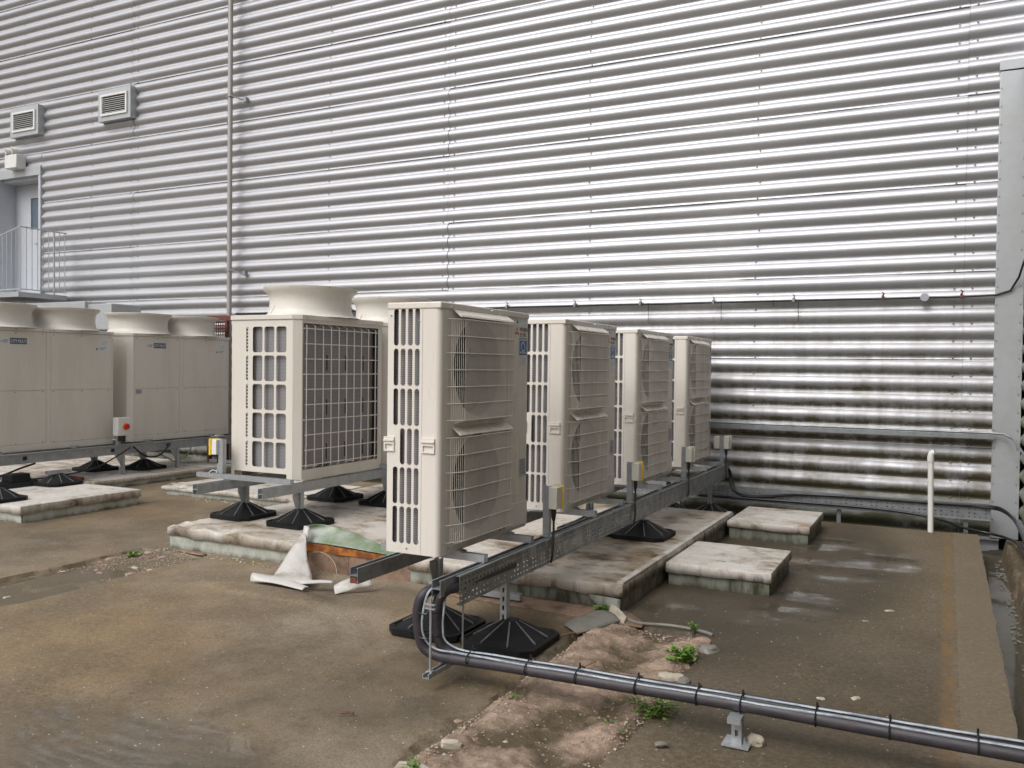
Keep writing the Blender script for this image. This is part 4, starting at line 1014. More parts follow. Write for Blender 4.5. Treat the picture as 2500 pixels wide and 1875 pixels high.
# ------------------------------------------------------------------ slim twin-fan unit
def diamonds(parent, y, z, s, name='emblem'):
    mb = MB()
    for a in (90, 210, 330):
        ca, sa = math.cos(R(a)), math.sin(R(a)); L = s; w_ = s*.30
        px, pz = ca*L*.5, sa*L*.5; nx_, nz_ = -sa*w_, ca*w_
        mb.add([(.0012, y, z), (.0012, y+px+nx_, z+pz+nz_), (.0012, y+ca*L, z+sa*L), (.0012, y+px-nx_, z+pz-nz_)], [(0, 1, 2, 3)])
    return mb.build(name, 'inkred', parent)
def slim_unit(loc, label):
    W, D, H = 1.05, .33, 1.338
    t = empty('slim_outdoor_unit', loc, label, 'air conditioner', 'slim twin-fan outdoor units in a row')
    # origin: lower front-left corner; x<0 is depth, y width, z up
    col0 = [.045, .088, .131, .174]
    rowsz = [(1.108, 1.306), (.894, 1.092), (.682, .880), (.474, .668), (.262, .460), (.052, .250)]
    cols = [(-D+.038+.0445*i, -D+.038+.0445*i+.030) for i in range(4)]
    holes = [(a, b_, c, e) for i, (a, b_) in enumerate(cols) for j, (c, e) in enumerate(rowsz) if not (i == 0 and j == 3)]
    m_ = MB(); m_.plate(-D, -.112, .0, H-.036, holes, .014, lambda u, v, d_: (u, d_, v), .0025); m_.build('slotted_panel', 'paint', t)
    # wrapped corner panel: flat then rounded onto the front
    rc = .03; pts = [(-.110, 0), (-rc, 0)] + [(-rc+rc*math.sin(a), rc-rc*math.cos(a)) for a in np.linspace(.2, math.pi/2, 7)] + [(0, .075)]
    inner = [(-.110, .003), (-rc, .003), (-.003, rc), (-.003, .075)]
    m_ = MB(); m_.prism(pts+inner[::-1], 'z', 0, H-.036); m_.build('corner_panel', 'paint', t, smooth=35)
    # front panel with two round openings
    Rf = .272; cy = .415; zf = (.995, .352)
    m_ = MB(); m_.plate(.0755, W, .0, H-.036, [(cy-Rf, cy+Rf, z-Rf, z+Rf) for z in zf], Rf, lambda u, v, d_: (-.004-d_, u, v), .003)
    m_.build('front_panel', 'paint', t)
    m_ = MB(); m_.box(-.12, -.0042, W-.004, W, 0, H-.036); m_.box(-D, -.12, W-.004, W, 0, H-.036); m_.box(-D, -D+.003, .003, W-.005, 0, H-.036); m_.build('rear_panels', 'paint', t)
    m_ = MB(); m_.box(-D-.004, .004, -.004, W+.004, H-.036, H); m_.build('lid', 'paint', t, bevel=.006)
    m_ = MB(); m_.box(-D+.004, -.02, .006, W-.006, .004, .02); m_.build('base_pan', 'paint', t)
    m_ = MB(); m_.box(-D+.006, -D+.14, .030, .10, .02, H-.04); m_.box(-D+.141, -.112, .030, .05, .02, H-.04); m_.build('coil', 'coil', t)
    m_ = MB(); m_.box(-.20, -.19, .08, .72, .02, H-.04); m_.box(-.19, -.006, .72, .73, .02, H-.04); m_.build('fan_chamber', 'dark', t)
    for z in zf:
        m_ = MB(); n = 40; v = []; f = []
        for k in range(n):
            q = 2*math.pi*k/n
            for r_, x_ in ((Rf, -.007), (Rf-.012, -.03), (Rf-.012, -.09)): v.append((x_, cy+r_*math.cos(q), z+r_*math.sin(q)))
        for k in range(n):
            for l in range(2): a = k*3+l; b_ = ((k+1) % n)*3+l; f.append((a, b_, b_+1, a+1))
        m_.add(v, f); m_.build('fan_shroud', 'shroud', t, smooth=50, rec=False)
        m_ = MB(); a0 = random.uniform(0, 2)
        m_.tube([(-.14, cy, z), (-.05, cy, z), (-.045, cy, z)], [.06, .06, .045], 20)
        for bl in range(3):
            rows_ = []
            for i in range(6):
                rr = .055+(.195)*i/5; hw = .34+.32*i/5
                for k in range(5):
                    q = a0+bl*2*math.pi/3+(-.5+k/4)*2*hw*.9; x_ = -.13+.07*(k/4)
                    rows_.append((x_, cy+rr*math.cos(q), z+rr*math.sin(q)))
            m_.add(rows_, [(i*5+k, i*5+k+1, i*5+k+6, i*5+k+5) for i in range(5) for k in range(4)])
        m_.build('fan', 'dark', t, smooth=50, rec=False)
    # guards: chamfered box frames with fine vertical wires and horizontal bars
    y0, yc, y1 = .080, .172, .752; ex = .052
    for top, bot, n in ((1.287, .712, 7), (.655, .062, 7)):
        g = MB(); prof_top = [(.0, top+.018), (.0, top+.006), (ex, top-.034), (ex, top-.030)]
        g.prism([(-.001, top+.02), (ex-.006, top-.012), (ex, top-.022), (ex-.004, top-.024), (-.001, top+.012)], 'y', yc-.04, y1); hd = g.build('guard_hood', 'paint', t)
        zs_ = [top-.035-(top-.035-bot)*k/(n-1) for k in range(n)]
        for z in zs_:
            b_ = MB(); b_.tube([(-.001, y0-.01, z), (.010, y0, z), (ex, yc, z), (ex, y1-.008, z), (.030, y1, z), (-.001, y1, z)], .0032, 6); b_.build('guard_bar', 'paint', t, smooth=50)
        wv = MB(); z0_, z1_ = zs_[-1]-.002, zs_[0]+.002; ny = 60
        r_ = .00115
        def wire(x_, y_):
            wv.add([(x_-r_, y_-r_, z0_), (x_+r_, y_-r_, z0_), (x_+r_, y_+r_, z0_), (x_-r_, y_+r_, z0_), (x_-r_, y_-r_, z1_), (x_+r_, y_-r_, z1_), (x_+r_, y_+r_, z1_), (x_-r_, y_+r_, z1_)],
                   [(0,1,5,4), (1,2,6,5), (2,3,7,6), (3,0,4,7)])
        for k in range(ny): wire(ex-.001, yc+(y1-.008-yc)*k/(ny-1))
        for k in range(1, 8): wire(.010+(ex-.012)*k/8, y0+(yc-y0)*k/8)
        for k in (1, 2): wire(ex-.02*k, y1-.004)
        P(wv.build('guard_wires', 'paint', t, rec=False), kind='stuff')
        bb = MB(); bb.prism([(0, bot-.022), (ex-.004, bot-.004), (ex-.001, bot+.001), (0, bot-.014)], 'y', yc-.02, y1-.02); bb.build('guard_sill', 'paint', t)
    # recessed carrying handles
    for (a, b_) in ((-D-.018, -D+.048), (-.108, -.028)):
        m_ = MB(); m_.plate(a, b_, .542, .620, [(a+.010, b_-.008, .550, .580)], .003, lambda u, v, d_: (u, -.008+d_, v), .010); m_.box(a, b_, -.014, -.0085, .596, .606)
        m_.box(a+.01, b_-.008, .0005, .0025, .549, .581); m_.build('handle', 'paint', t, bevel=.0015)
    m_ = MB(); m_.box(-.1, -.04, W, W+.012, .55, .62); m_.build('handle', 'paint', t, bevel=.002)
    # service cover pressings
    m_ = MB(); m_.box(-.0035, .006, .745, W-.002, .018, .165); m_.build('lower_cover', 'paint', t, bevel=.003)
    m_ = MB(); m_.box(-.0038, -.0018, .765, .90, 1.070, 1.074); m_.box(-.0038, -.0015, .762, .92, .205, .209); m_.build('pressed_line', 'paint', t)
    # labels
    st_ = MB(); st_.box(-.0035, -.0028, .865, 1.03, 1.255, 1.315); s1 = st_.build('warning_label', 'sticker', t)
    m_ = MB(); m_.add([(-.0024, .89, 1.27), (-.0024, .915, 1.27), (-.0024, .9025, 1.30)], [(0, 1, 2)]); m_.build('warning_sign', 'ink', s1)
    em = diamonds(t, .897, 1.216, .030); em.location = (-.004, 0, 0)
    text('MITSUBISHI', .034, 'ink', t, (-.0034, .936, 1.222), xs=.62); text('ELECTRIC', .034, 'ink', t, (-.0034, .936, 1.190), xs=.62)
    m_ = MB(); m_.box(-.0035, -.0028, .932, 1.035, 1.075, 1.182); s2 = m_.build('blue_label', 'stickblue', t)
    m_ = MB(); n = 20
    v = [];
    for k in range(n):
        q = 2*math.pi*k/n; v += [(-.0024, .9835+.026*math.cos(q), 1.128+.030*math.sin(q)), (-.0024, .9835+.020*math.cos(q), 1.128+.024*math.sin(q))]
    m_.add(v, [(2*k, (2*k+2) % (2*n), (2*k+3) % (2*n), 2*k+1) for k in range(n)]); m_.build('ring_mark', 'inklight', s2)
    m_ = MB(); m_.box(-.0026, -.0023, .938, 1.029, 1.084, 1.098); m_.box(-.0026, -.0023, .938, 1.029, 1.163, 1.178); m_.build('label_text_band', 'stickgrey', s2)
    m_ = MB(); m_.box(-.0035, -.0028, .940, 1.028, 1.005, 1.068); s3 = m_.build('white_label', 'sticker', t)
    m_ = MB()
    for k in range(4): m_.box(-.0026, -.0023, .95, 1.018-.012*(k % 2), 1.054-.012*k, 1.058-.012*k)
    m_.build('print_lines', 'stickgrey', s3)
    m_ = MB(); m_.box(-.0035, -.0028, .95, 1.035, .32, .43); s4 = m_.build('data_plate', 'stickgrey', t)
    m_ = MB()
    for k in range(7): m_.box(-.0026, -.0023, .957, 1.028-.02*((k*3) % 3 == 1), .418-.013*k, .421-.013*k)
    m_.build('print_lines', 'ink', s4)
    # mounting feet
    for dy in (.22, .80):
        m_ = MB(); m_.box(-D-.02, .03, dy-.03, dy+.03, -.007, -.001); m_.box(-.055, .02, dy-.022, dy+.022, -.0005, .0038); m_.build('mounting_foot', 'galv', t)
    for (y_, z_) in ((.10, .03), (.30, .03), (.52, .03), (.70, .03), (.10, 1.315), (.55, 1.322), (.98, 1.322)):
        m_ = MB(); screw(m_, .0045 if z_ > 1 else -.0035, y_, z_, 'xx', .006); m_.build('screw', 'galv', t)
    for x_, z_ in ((-.20, .028), (-.13, 1.24), (-.13, .07), (-D+.02, 1.27)):
        m_ = MB(); screw(m_, x_, -.0003, z_, 'y', .005); m_.build('screw', 'galv', t)
    return t
uloc = [(-2.354, 3.83, .55), (-2.354, 5.458, .55), (-2.354, 7.016, .55), (-2.354, 8.60, .55)]
u0 = slim_unit(uloc[0], 'slim cream twin-fan outdoor unit nearest the camera, at the open end of the rail')
copy_tree(u0, uloc[1], 'slim cream outdoor unit directly behind the nearest one, second in the row').rotation_euler = (0, R(.15), R(.5))
copy_tree(u0, uloc[2], 'slim cream outdoor unit third from the camera, one before the last by the wall').rotation_euler = (0, 0, R(-.4))
copy_tree(u0, uloc[3], 'slim cream outdoor unit standing last in the row, against the metal wall').rotation_euler = (0, R(-.1), R(.3))

# ------------------------------------------------------------------ isolator switches
def isolator(y, label, both=False, red=False):
    t = empty('isolator_post', (-2.205, y, .50), label, 'isolator switch', 'isolator switches along the row tray')
    m_ = MB(); m_.prism([(-.0+p, -.02+q) for p, q in cprof(.041, .041)], 'z', 0, .315); m_.build('post', 'galv', t)
    m_ = MB(); m_.box(-.035, .04, -.035, .035, .0, .006); m_.build('base_bracket', 'galv', t)
    m_ = MB(); m_.box(.0225, .080, -.035, .050, .175, .312); m_.build('switch_box', 'box', t, bevel=.005)
    m_ = MB(); m_.box(.0215, .088, .0505, .060, .170, .319); m_.build('switch_cover', 'yellow' if red else 'box', t, bevel=.003)
    m_ = MB(); m_.tube([(.05, .060, .245), (.05, .08, .245)], .018, 14); m_.build('switch_knob', 'red', t)
    if both:
        m_ = MB(); m_.box(-.085, -.0225, -.045, .055, .175, .312); m_.build('switch_box', 'box', t, bevel=.005)
    m_ = MB(); m_.tube([(.045, 0, .176), (.045, 0, .13), (.045, 0, .10)], [.017, .015, .010], 12); m_.build('cable_gland', 'cable', t, smooth=60)
    cable([(.045, 0, .11), (.05, -.01, .03), (.056, -.03, -.03), (.062, -.05, -.10), (.055, -.055, -.148)], .008, t, 'cable', 8, 'supply_cable')
    return t
isolator(4.871, 'isolator switch with a yellow cover on a steel post, between the two nearest slim units', red=True)
isolator(6.442, 'isolator switch with a yellow cover on a steel post, before the third slim unit', red=True)
isolator(7.999, 'plain cream isolator switch on a steel post, before the last slim unit')
isolator(9.55, 'double-sided cream isolator switch at the wall end of the rail', both=True)

# ------------------------------------------------------------------ large chillers
def cowl(parent, x, y, z, name='fan_cowl'):
    pr_ = [(.455, 0), (.44, .006), (.395, .03), (.378, .07), (.374, .14), (.378, .19), (.40, .225), (.428, .245), (.432, .275), (.418, .278), (.405, .262), (.38, .24), (.362, .19), (.36, .02)]
    m_ = MB(); m_.lathe([(r_, z+h_) for r_, h_ in pr_], x, y, 56); c = m_.build(name, 'cowl', parent, smooth=50, rec=False)
    m_ = MB()
    for rr in (.09, .15, .21, .27, .33):
        ring = [(x+rr*math.cos(q), y+rr*math.sin(q), z+.262) for q in np.linspace(0, 2*math.pi, 33)]; m_.tube(ring, .003, 5, False)
    for k in range(8):
        q = math.pi/8+math.pi/4*k; m_.tube([(x+.05*math.cos(q), y+.05*math.sin(q), z+.262), (x+.375*math.cos(q), y+.375*math.sin(q), z+.262)], .003, 5)
    m_.build('fan_guard', 'cowl', c)
    m_ = MB(); m_.tube([(x, y, z+.05), (x, y, z+.17)], .09, 18)
    for bl in range(4):
        r_ = []
        for i in range(5):
            rr = .085+.26*i/4
            for k in range(4): q = bl*math.pi/2+(-.5+k/3)*.95; r_.append((x+rr*math.cos(q), y+rr*math.sin(q), z+.07+.07*k/3))
        m_.add(r_, [(i*4+k, i*4+k+1, i*4+k+5, i*4+k+4) for i in range(4) for k in range(3)])
    m_.build('fan', 'dark', c, rec=False)
    m_ = MB()
    for k in range(8): q = .3+math.pi/4*k; m_.tube([(x+.431*math.cos(q), y+.431*math.sin(q), z+.26), (x+.436*math.cos(q), y+.436*math.sin(q), z+.26)], .006, 6)
    m_.build('rim_screws', 'galv', c)
    # moulding crease on the bell
    m_ = MB(); q = -1.95; m_.tube([(x+.40*math.cos(q), y+.40*math.sin(q), z+.03), (x+.381*math.cos(q+.05), y+.381*math.sin(q+.05), z+.10)], .0035, 5); m_.build('moulding_seam', 'cowl', c)
    return c
def city_side(parent, D, H, plain=False):
    """slotted end panel in the plane y=0 looking to -Y, x from -D to 0 (chamfer at the right)"""
    holes = [(-D+.245+i*.135, -D+.245+i*.135+.113, H-.285-j*.252, H-.060-j*.252) for i in range(1 if plain else 3) for j in range(5)]
    holes += [(-D+.168, -D+.206, H-.285-j*.252, H-.062-j*.252) for j in range(5)]
    m_ = MB(); m_.plate(-D, -.075, 0, H, holes, .022, lambda u, v, d_: (u, d_, v), .0025); m_.build('slotted_panel', 'paint_old', parent)
    m_ = MB()
    for j in range(5): m_.box(-D+.166, -D+.206, .006, .010, H-.287-j*.252, H-.060-j*.252)
    s_ = m_.build('vent_strip', 'paint_old', parent)
    m_ = MB()
    for j in range(5):
        for k in range(7): z = H-.275-j*.252+k*.030; m_.box(-D+.172, -D+.184, .003, .0058, z, z+.017)
    P(m_.build('vent_slots', 'dark', parent), kind='stuff')
    m_ = MB(); m_.prism([(-.0745, 0), (-.06, 0), (0, .05), (0, .065), (-.004, .065), (-.004, .052), (-.062, .004), (-.0745, .004)], 'z', -.045, H); m_.build('corner_post', 'paint_old', parent)
    for a, b_ in ((-D, -D+.035), (-.12, -.075)): m_ = MB(); m_.box(a, b_, -.001, .0035, -.045, -.0005); m_.build('foot_tab', 'paint_old', parent)
    m_ = MB(); m_.box(-D+.02, -.08, .035, .06, .02, H-.02); m_.build('side_coil', 'coil', parent)
def grille_chiller(loc, W, label):
    D, H = .76, 1.34
    t = empty('grille_chiller', loc, label, 'chiller', 'wire-fronted chillers with a round fan cowl')
    city_side(t, D, H)
    m_ = MB(); m_.box(-.05, -.045, .07, W-.03, .06, H-.03); m_.build('front_coil', 'coil', t)
    m_ = MB(); m_.box(-.004, 0, W-.065, W, -.045, H); m_.box(-.004, 0, .066, W-.066, H-.03, H); m_.box(-.004, 0, .066, W-.066, -.045, .04); m_.box(-.03, .012, .05, W, -.054, -.0455); m_.build('front_frame', 'paint_old', t)
    for a, b_ in ((.066, .075), (W-.10, W-.066)): m_ = MB(); m_.box(-.040, -.005, a, b_, .04, H-.03); m_.build('coil_edge', 'dark', t)
    m_ = MB(); m_.box(-D, -D+.004, .004, W-.005, 0, H); m_.box(-D, -.004, W-.004, W, 0, H); m_.build('rear_panels', 'paint_old', t)
    m_ = MB()
    m_.prism([(-D-.01, -.01), (-.062, -.01), (.01, .046), (.01, W+.005), (-D-.01, W+.005)], 'z', H+.0005, H+.042); m_.build('lid', 'paint_old', t, bevel=.004)
    for k in range(10):
        y = .10+(W-.22)*k/9; m_ = MB(); m_.tube([(-.03, y, H-.035), (.008, y, H-.05), (.008, y, .055), (-.01, y, .045)], .005, 6); m_.build('grille_wire', 'paint', t)
    for k in range(10):
        z = .075+(H-.15)*k/9; m_ = MB(); m_.tube([(-.004, .068, z), (.004, .085, z), (.004, W-.085, z), (-.004, W-.068, z)] if k % 3 == 0 else [(.004, .085, z), (.004, W-.085, z)], .005, 6); m_.build('grille_wire', 'paint', t)
    for (zc_) in (.16, .56, .96):
        for k in range(4): m_ = MB(); y = .16+.27*k; m_.box(-.0445, -.041, y, y+.012, zc_-.06, zc_+.08); m_.build('coil_clip', 'cable', t)
    cowl(t, -D/2, W/2, H+.043)
    for y in (.10, W-.16):
        for x in (-.12, -D+.02): m_ = MB(); m_.box(x, x+.10, y, y+.10, -.058, -.0545); m_.box(x, x+.10, y+.096, y+.10, -.054, -.0); m_.box(x, x+.004, y, y+.095, -.054, 0); m_.build('mounting_foot', 'paint', t)
    for y in (.10, .35, .60, .90, 1.12):
        m_ = MB(); screw(m_, .010, y, H+.02, 'xx', .006); m_.build('screw', 'galv', t)
    return t
g0 = grille_chiller((-4.955, 5.746, .60), 1.224, 'wire-fronted cream chiller with a round fan cowl, left of the nearest slim unit')
copy_tree(g0, (-4.955, 7.06, .60), 'wire-fronted chiller mostly hidden behind the nearest slim unit')

def wide_chiller(loc, label):
    W, D, H = 1.75, .76, 1.355
    t = empty('wide_chiller', loc, label, 'chiller', 'wide twin-cowl chillers at the left')
    city_side(t, D, H, True)
    for (a, b_) in ((.068, .825), (.885, W-.02)):
        for (c, e) in ((.03, .655), (.662, H-.005)):
            m_ = MB(); m_.box(-.006, 0, a, b_, c, e); m_.build('front_panel', 'paint_old', t, bevel=.003)
    m_ = MB(); m_.box(-.012, -.0065, .066, W, -.02, H); m_.box(-.0062, -.001, .828, .882, -.0, H-.002); m_.box(-.0062, -.001, W-.018, W, 0, H-.002); m_.build('front_frame', 'paint_old', t)
    m_ = MB(); m_.box(-.02, -.007, .828, .8825, .04, H-.02); m_.build('panel_gap', 'dark', t)
    m_ = MB(); m_.box(-.03, .004, .04, W, -.05, .024); m_.build('base_rail', 'paint_old', t, bevel=.004)
    m_ = MB(); m_.box(-D, -D+.004, .004, W-.005, 0, H); m_.box(-D, -.013, W-.004, W, 0, H); m_.build('rear_panels', 'paint_old', t)
    m_ = MB(); m_.prism([(-D-.01, -.01), (-.062, -.01), (.01, .046), (.01, W*.5-.004), (-D-.01, W*.5-.004)], 'z', H+.0005, H+.038)
    m_.box(-D-.01, .01, W*.5, W+.005, H+.0005, H+.038); m_.build('lid', 'paint_old', t, bevel=.004)
    cowl(t, -D/2, .45, H+.04); cowl(t, -D/2, 1.31, H+.04)
    m_ = MB(); m_.box(.0, .0012, .38, .585, 1.20, 1.272); pl = m_.build('dark_badge', 'plate', t)
    text('CITY MULTI', .050, 'inklight', pl, (.0018, .388, 1.218), xs=.72)
    m_ = MB(); m_.box(0, .0010, .258, .372, 1.205, 1.262); lg = m_.build('light_badge', 'sticker', t)
    diamonds(lg, .278, 1.228, .017); text('MITSUBISHI', .02, 'ink', lg, (.0018, .298, 1.236), xs=.62); text('ELECTRIC', .02, 'ink', lg, (.0018, .298, 1.214), xs=.62)
    m_ = MB(); m_.box(0, .0012, 1.565, 1.675, 1.215, 1.285); a = m_.build('white_label', 'sticker', t)
    m_ = MB()
    for k in range(4): m_.box(.0013, .0016, 1.575, 1.665-.01*(k % 2), 1.265-.014*k, 1.269-.014*k)
    m_.build('print_lines', 'stickgrey', a)
    m_ = MB(); m_.box(0, .0012, 1.48, 1.67, 1.145, 1.203); a = m_.build('warning_label', 'sticker', t)
    m_ = MB(); m_.add([(.0016, 1.495, 1.158), (.0016, 1.53, 1.158), (.0016, 1.5125, 1.19)], [(0, 1, 2)])
    for k in range(3): m_.box(.0013, .0016, 1.55, 1.655-.02*k, 1.185-.013*k, 1.189-.013*k)
    m_.build('warning_sign', 'ink', a)
    for y in (.10, .45, .78, .92, 1.3, 1.68):
        for z in (H+.02, 1.325, .642, .04):
            m_ = MB(); screw(m_, .010 if z > H else 0, y, z, 'xx', .007); m_.build('screw', 'galv_wet', t)
    return t
w0 = wide_chiller((-9.60, 7.84, .55), 'wide cream chiller with two fan cowls and a small grey plate, nearer the tall pole')
copy_tree(w0, (-9.60, 5.835, .55), 'wide cream chiller with two fan cowls, cut off by the left edge')
# grey plate only on the one by the pole
m_ = MB(); m_.box(0, .0012, .09, .19, .585, .645); a = m_.build('grey_plate', 'stickgrey', w0)
m_ = MB()
for k in range(3): m_.box(.0013, .0016, .10, .18-.01*k, .63-.015*k, .634-.015*k)
m_.build('print_lines', 'ink', a)

# frame under the wire-fronted chillers
f2 = empty('support_frame', (0, 0, 0), 'shorter galvanised frame on black feet beneath the wire-fronted chillers', 'support frame')
for x, ys_ in ((-5.58, 5.20), (-4.93, 5.27)):
    m_ = MB(); double_strut(m_, 'y', x, .458, ys_, 8.35, .05); m_.build('rail', 'galv', f2)
for y, xa, xb in ((5.60, -5.97, -4.885), (6.96, -5.8, -4.83), (8.2, -5.8, -4.83)):
    m_ = MB(); m_.prism([(y+p, .541+q) for p, q in cprof()], 'x', xa, xb); m_.build('cross_strut', 'galv', f2)
foot(f2, -5.62, 5.80, .183, .46, .457, 'galv', True, .03); foot(f2, -4.93, 5.76, .183, .46, .457, 'galv', True, 0)
foot(f2, -5.58, 7.05, .183, .46, .457, 'galv'); foot(f2, -4.93, 7.05, .183, .46, .457, 'galv')
# isolator by the frame
iso = empty('isolator_post', (-5.70, 5.62, .582), 'isolator switch with yellow plate on a post at the left corner of the wire-fronted chiller', 'isolator switch')
m_ = MB(); m_.prism([(p, -.02+q) for p, q in cprof(.05, .045)], 'z', 0, .30); m_.build('post', 'galv', iso)
m_ = MB(); m_.box(-.085, -.027, -.045, .045, .165, .30); m_.build('switch_box', 'white', iso, bevel=.005)
m_ = MB(); m_.box(-.112, -.0855, -.05, .05, .16, .305); m_.build('switch_cover', 'yellow', iso, bevel=.002)
m_ = MB(); m_.tube([(-.045, 0, .165), (-.045, 0, .09)], .014, 12); m_.build('cable_gland', 'cable', iso)
cable([(-.045, 0, .10), (-.042, -.01, .02), (-.06, -.03, -.02), (-.10, -.035, -.025), (-.13, -.02, .0), (-.10, .0, .02), (-.05, .01, .0), (.02, .02, -.06)], .009, iso, 'pale_cable', 8, 'supply_cable')

# frame, tray and switch under the wide chillers
f3 = empty('support_frame', (0, 0, 0), 'galvanised rail and tray frame carrying the two wide chillers at the left', 'support frame')
m_ = MB(); double_strut(m_, 'y', -9.49, .372, 4.4, 9.75, .05, .055); m_.build('rail', 'galv', f3)
m_ = MB(); double_strut(m_, 'y', -10.2, .372, 4.4, 9.75, .05, .055); m_.build('rail', 'galv', f3)
m_ = MB(); m_.plate(4.4, 9.75, -9.515, -9.43, [(4.45+.12*i, 4.49+.12*i, -9.45, -9.44) for i in range(43)], 0, lambda u, v, d_: (v, u, .487+d_), .003); m_.build('perforated_flange', 'galv', f3)
for y in (4.9, 6.05, 7.0, 8.1, 9.2):
    m_ = MB(); m_.prism([(y+p, .495+q) for p, q in cprof(.041, .03)], 'x', -10.4, -9.5); m_.build('cross_strut', 'galv', f3)
for y in (7.62, 8.50):
    m_ = MB(); slotted_post(m_, -9.46, y, .0, .37); m_.build('post', 'galv', f3)
    m_ = MB(); m_.add([(-9.463, y-.12, .37), (-9.463, y-.02, .37), (-9.463, y-.02, .22), (-9.457, y-.12, .37), (-9.457, y-.02, .37), (-9.457, y-.02, .22)], [(0,1,2), (5,4,3), (0,3,4,1), (1,4,5,2), (2,5,3,0)]); m_.build('gusset', 'galv', f3)
for y in (6.28, 7.45, 8.32):
    m_ = MB(); m_.box(-9.463, -9.4605, y, y+.05, .41, .455); m_.build('slot_cap', 'cable', f3)
foot(f3, -8.95, 6.35, .165, .42, None); foot(f3, -8.4, 5.32, .165, .42, None); foot(f3, -10.15, 7.75, .11, .46, .37, 'galv'); foot(f3, -9.75, 8.2, .11, .46, .37, 'galv')
m_ = MB(); m_.prism([(-8.93+p, .29+q) for p, q in cprof()], 'y', 6.2, 6.5); m_.build('short_channel', 'galv', f3)
ic = empty('isolator_post', (-9.44, 7.55, .49), 'white isolator switch with a round red knob between the two wide chillers', 'isolator switch')
m_ = MB(); m_.prism([(-.02+p, -.02+q) for p, q in cprof()], 'z', 0, .33); m_.build('post', 'galv', ic)
m_ = MB(); m_.box(.004, .10, -.095, .095, .13, .36); m_.build('switch_box', 'white', ic, bevel=.006)
m_ = MB(); m_.tube([(.101, .02, .245), (.104, .02, .245)], .048, 24); m_.build('yellow_ring', 'yellow', ic)
m_ = MB(); m_.tube([(.104, .02, .245), (.135, .02, .245)], [.038, .034], 20); m_.box(.135, .145, .008, .032, .212, .278); m_.build('switch_knob', 'red', ic, smooth=40)
m_ = MB(); m_.tube([(.05, -.03, .13), (.05, -.03, .06)], .022, 12); m_.tube([(.05, .03, .13), (.05, .03, .05)], .022, 12); m_.build('cable_gland', 'cable', ic)
fc = empty('frame_cables', (0, 0, 0), 'black cables sagging beneath the rail of the wide chillers', 'cables')
cable([(-9.42, 7.7, .45), (-9.41, 7.5, .36), (-9.4, 7.2, .25), (-9.4, 6.8, .20), (-9.45, 6.3, .18)], .009, fc)
cable([(-9.42, 7.75, .46), (-9.41, 7.9, .34), (-9.41, 8.05, .30), (-9.42, 8.2, .33), (-9.42, 8.35, .46)], .012, fc)
cable([(-9.42, 6.4, .37), (-9.40, 6.2, .33), (-9.38, 5.9, .26), (-9.38, 5.5, .27), (-9.4, 5.2, .36)], .012, fc)
cable([(-9.7, 9.0, .42), (-9.6, 8.8, .25), (-9.6, 8.6, .18), (-9.7, 8.4, .30)], .010, fc, 'pale_cable')
rb = empty('rubber_block', (-9.2, 5.6, .165), 'long black rubber support block on the pad at the left edge', 'rubber block')
m_ = MB(); m_.prism([(-.14, 0), (.14, 0), (.10, .055), (-.10, .055)], 'y', -1.0, .62); m_.build('base_bar', 'rubber', rb, bevel=.006)
for y in (-.55, -.05, .42):
    m_ = MB(); m_.prism([(-.10, .0555), (.10, .0555), (.075, .14), (-.075, .14)], 'y', y-.10, y+.12); m_.build('raised_block', 'rubber', rb, bevel=.006)
tag(MB().box(-9.9, -9.3, 6.9, 6.95, .12, .16).build('timber_offcut', 'rustred'), 'reddish brown timber offcut beneath the wide chillers', 'timber')
m_ = MB(); m_.prism([(8.95+p, .16+q) for p, q in cprof()], 'x', -9.3, -8.2); tag(m_.build('loose_strut', 'galv'), 'length of steel channel lying in the shade beyond the left frame', 'steel channel')

# ------------------------------------------------------------------ rubble, weeds and litter
def stone(x, y, z, sx, sy, sz, rot, mat, label, seed, group=None, name='rubble_stone'):
    import bmesh
    bm = bmesh.new(); bmesh.ops.create_icosphere(bm, subdivisions=3, radius=1)
    for v in bm.verts:
        p = v.co.copy(); n = noise.noise(p*1.3+Vector((seed*7.1, 0, 0)))*.35+noise.noise(p*3.5+Vector((seed*3.1, 5, 0)))*.13
        p *= (1+n); p.z = max(p.z, -.55)
        q = Vector([math.copysign(min(abs(c), .82), c) for c in p]); p = p.lerp(q, .7)
        v.co = Vector((p.x*sx, p.y*sy, p.z*sz))
    me = bpy.data.meshes.new(name); bm.to_mesh(me); bm.free(); me.materials.append(MT[mat])
    for p in me.polygons: p.use_smooth = True
    me.set_sharp_from_angle(angle=R(28))
    o = bpy.data.objects.new(name, me); COL.objects.link(o); o.location = (x, y, z+sz*.45); o.rotation_euler = (0, 0, rot)
    return tag(o, label, 'stone', group)
stone(-1.785, 3.02, -.01, .05, .026, .022, .4, 'stonepale', 'pale flat lens-shaped stone at the lower left of the broken screed', 1)
stone(-1.87, 3.22, .0, .022, .014, .009, .2, 'stone', 'small pinkish stone just above the flat pale stone', 2)
stone(-1.205, 4.20, -.02, .075, .045, .032, .3, 'stonepale', 'pale slab of rubble by the weeds just behind the pipes', 3)
stone(-1.27, 4.10, -.02, .045, .03, .022, 1.2, 'stone', 'rounded pink stone beside the pale slab behind the pipes', 4)
stone(-1.13, 4.16, -.005, .035, .05, .02, .2, 'lead', 'dark wet stone on the right of the weeds behind the pipes', 5)
stone(-.68, 3.62, .0, .045, .03, .028, -.3, 'stonepale', 'broken pale stone with a red side behind the pipe stand', 6)
stone(-1.21, 4.83, -.02, .055, .04, .035, .2, 'stone', 'pink stone at the far right corner of the broken screed', 7)
stone(-1.14, 4.70, -.01, .06, .06, .03, .9, 'lead', 'grey flat stone half out of the screed near the puddle', 8)
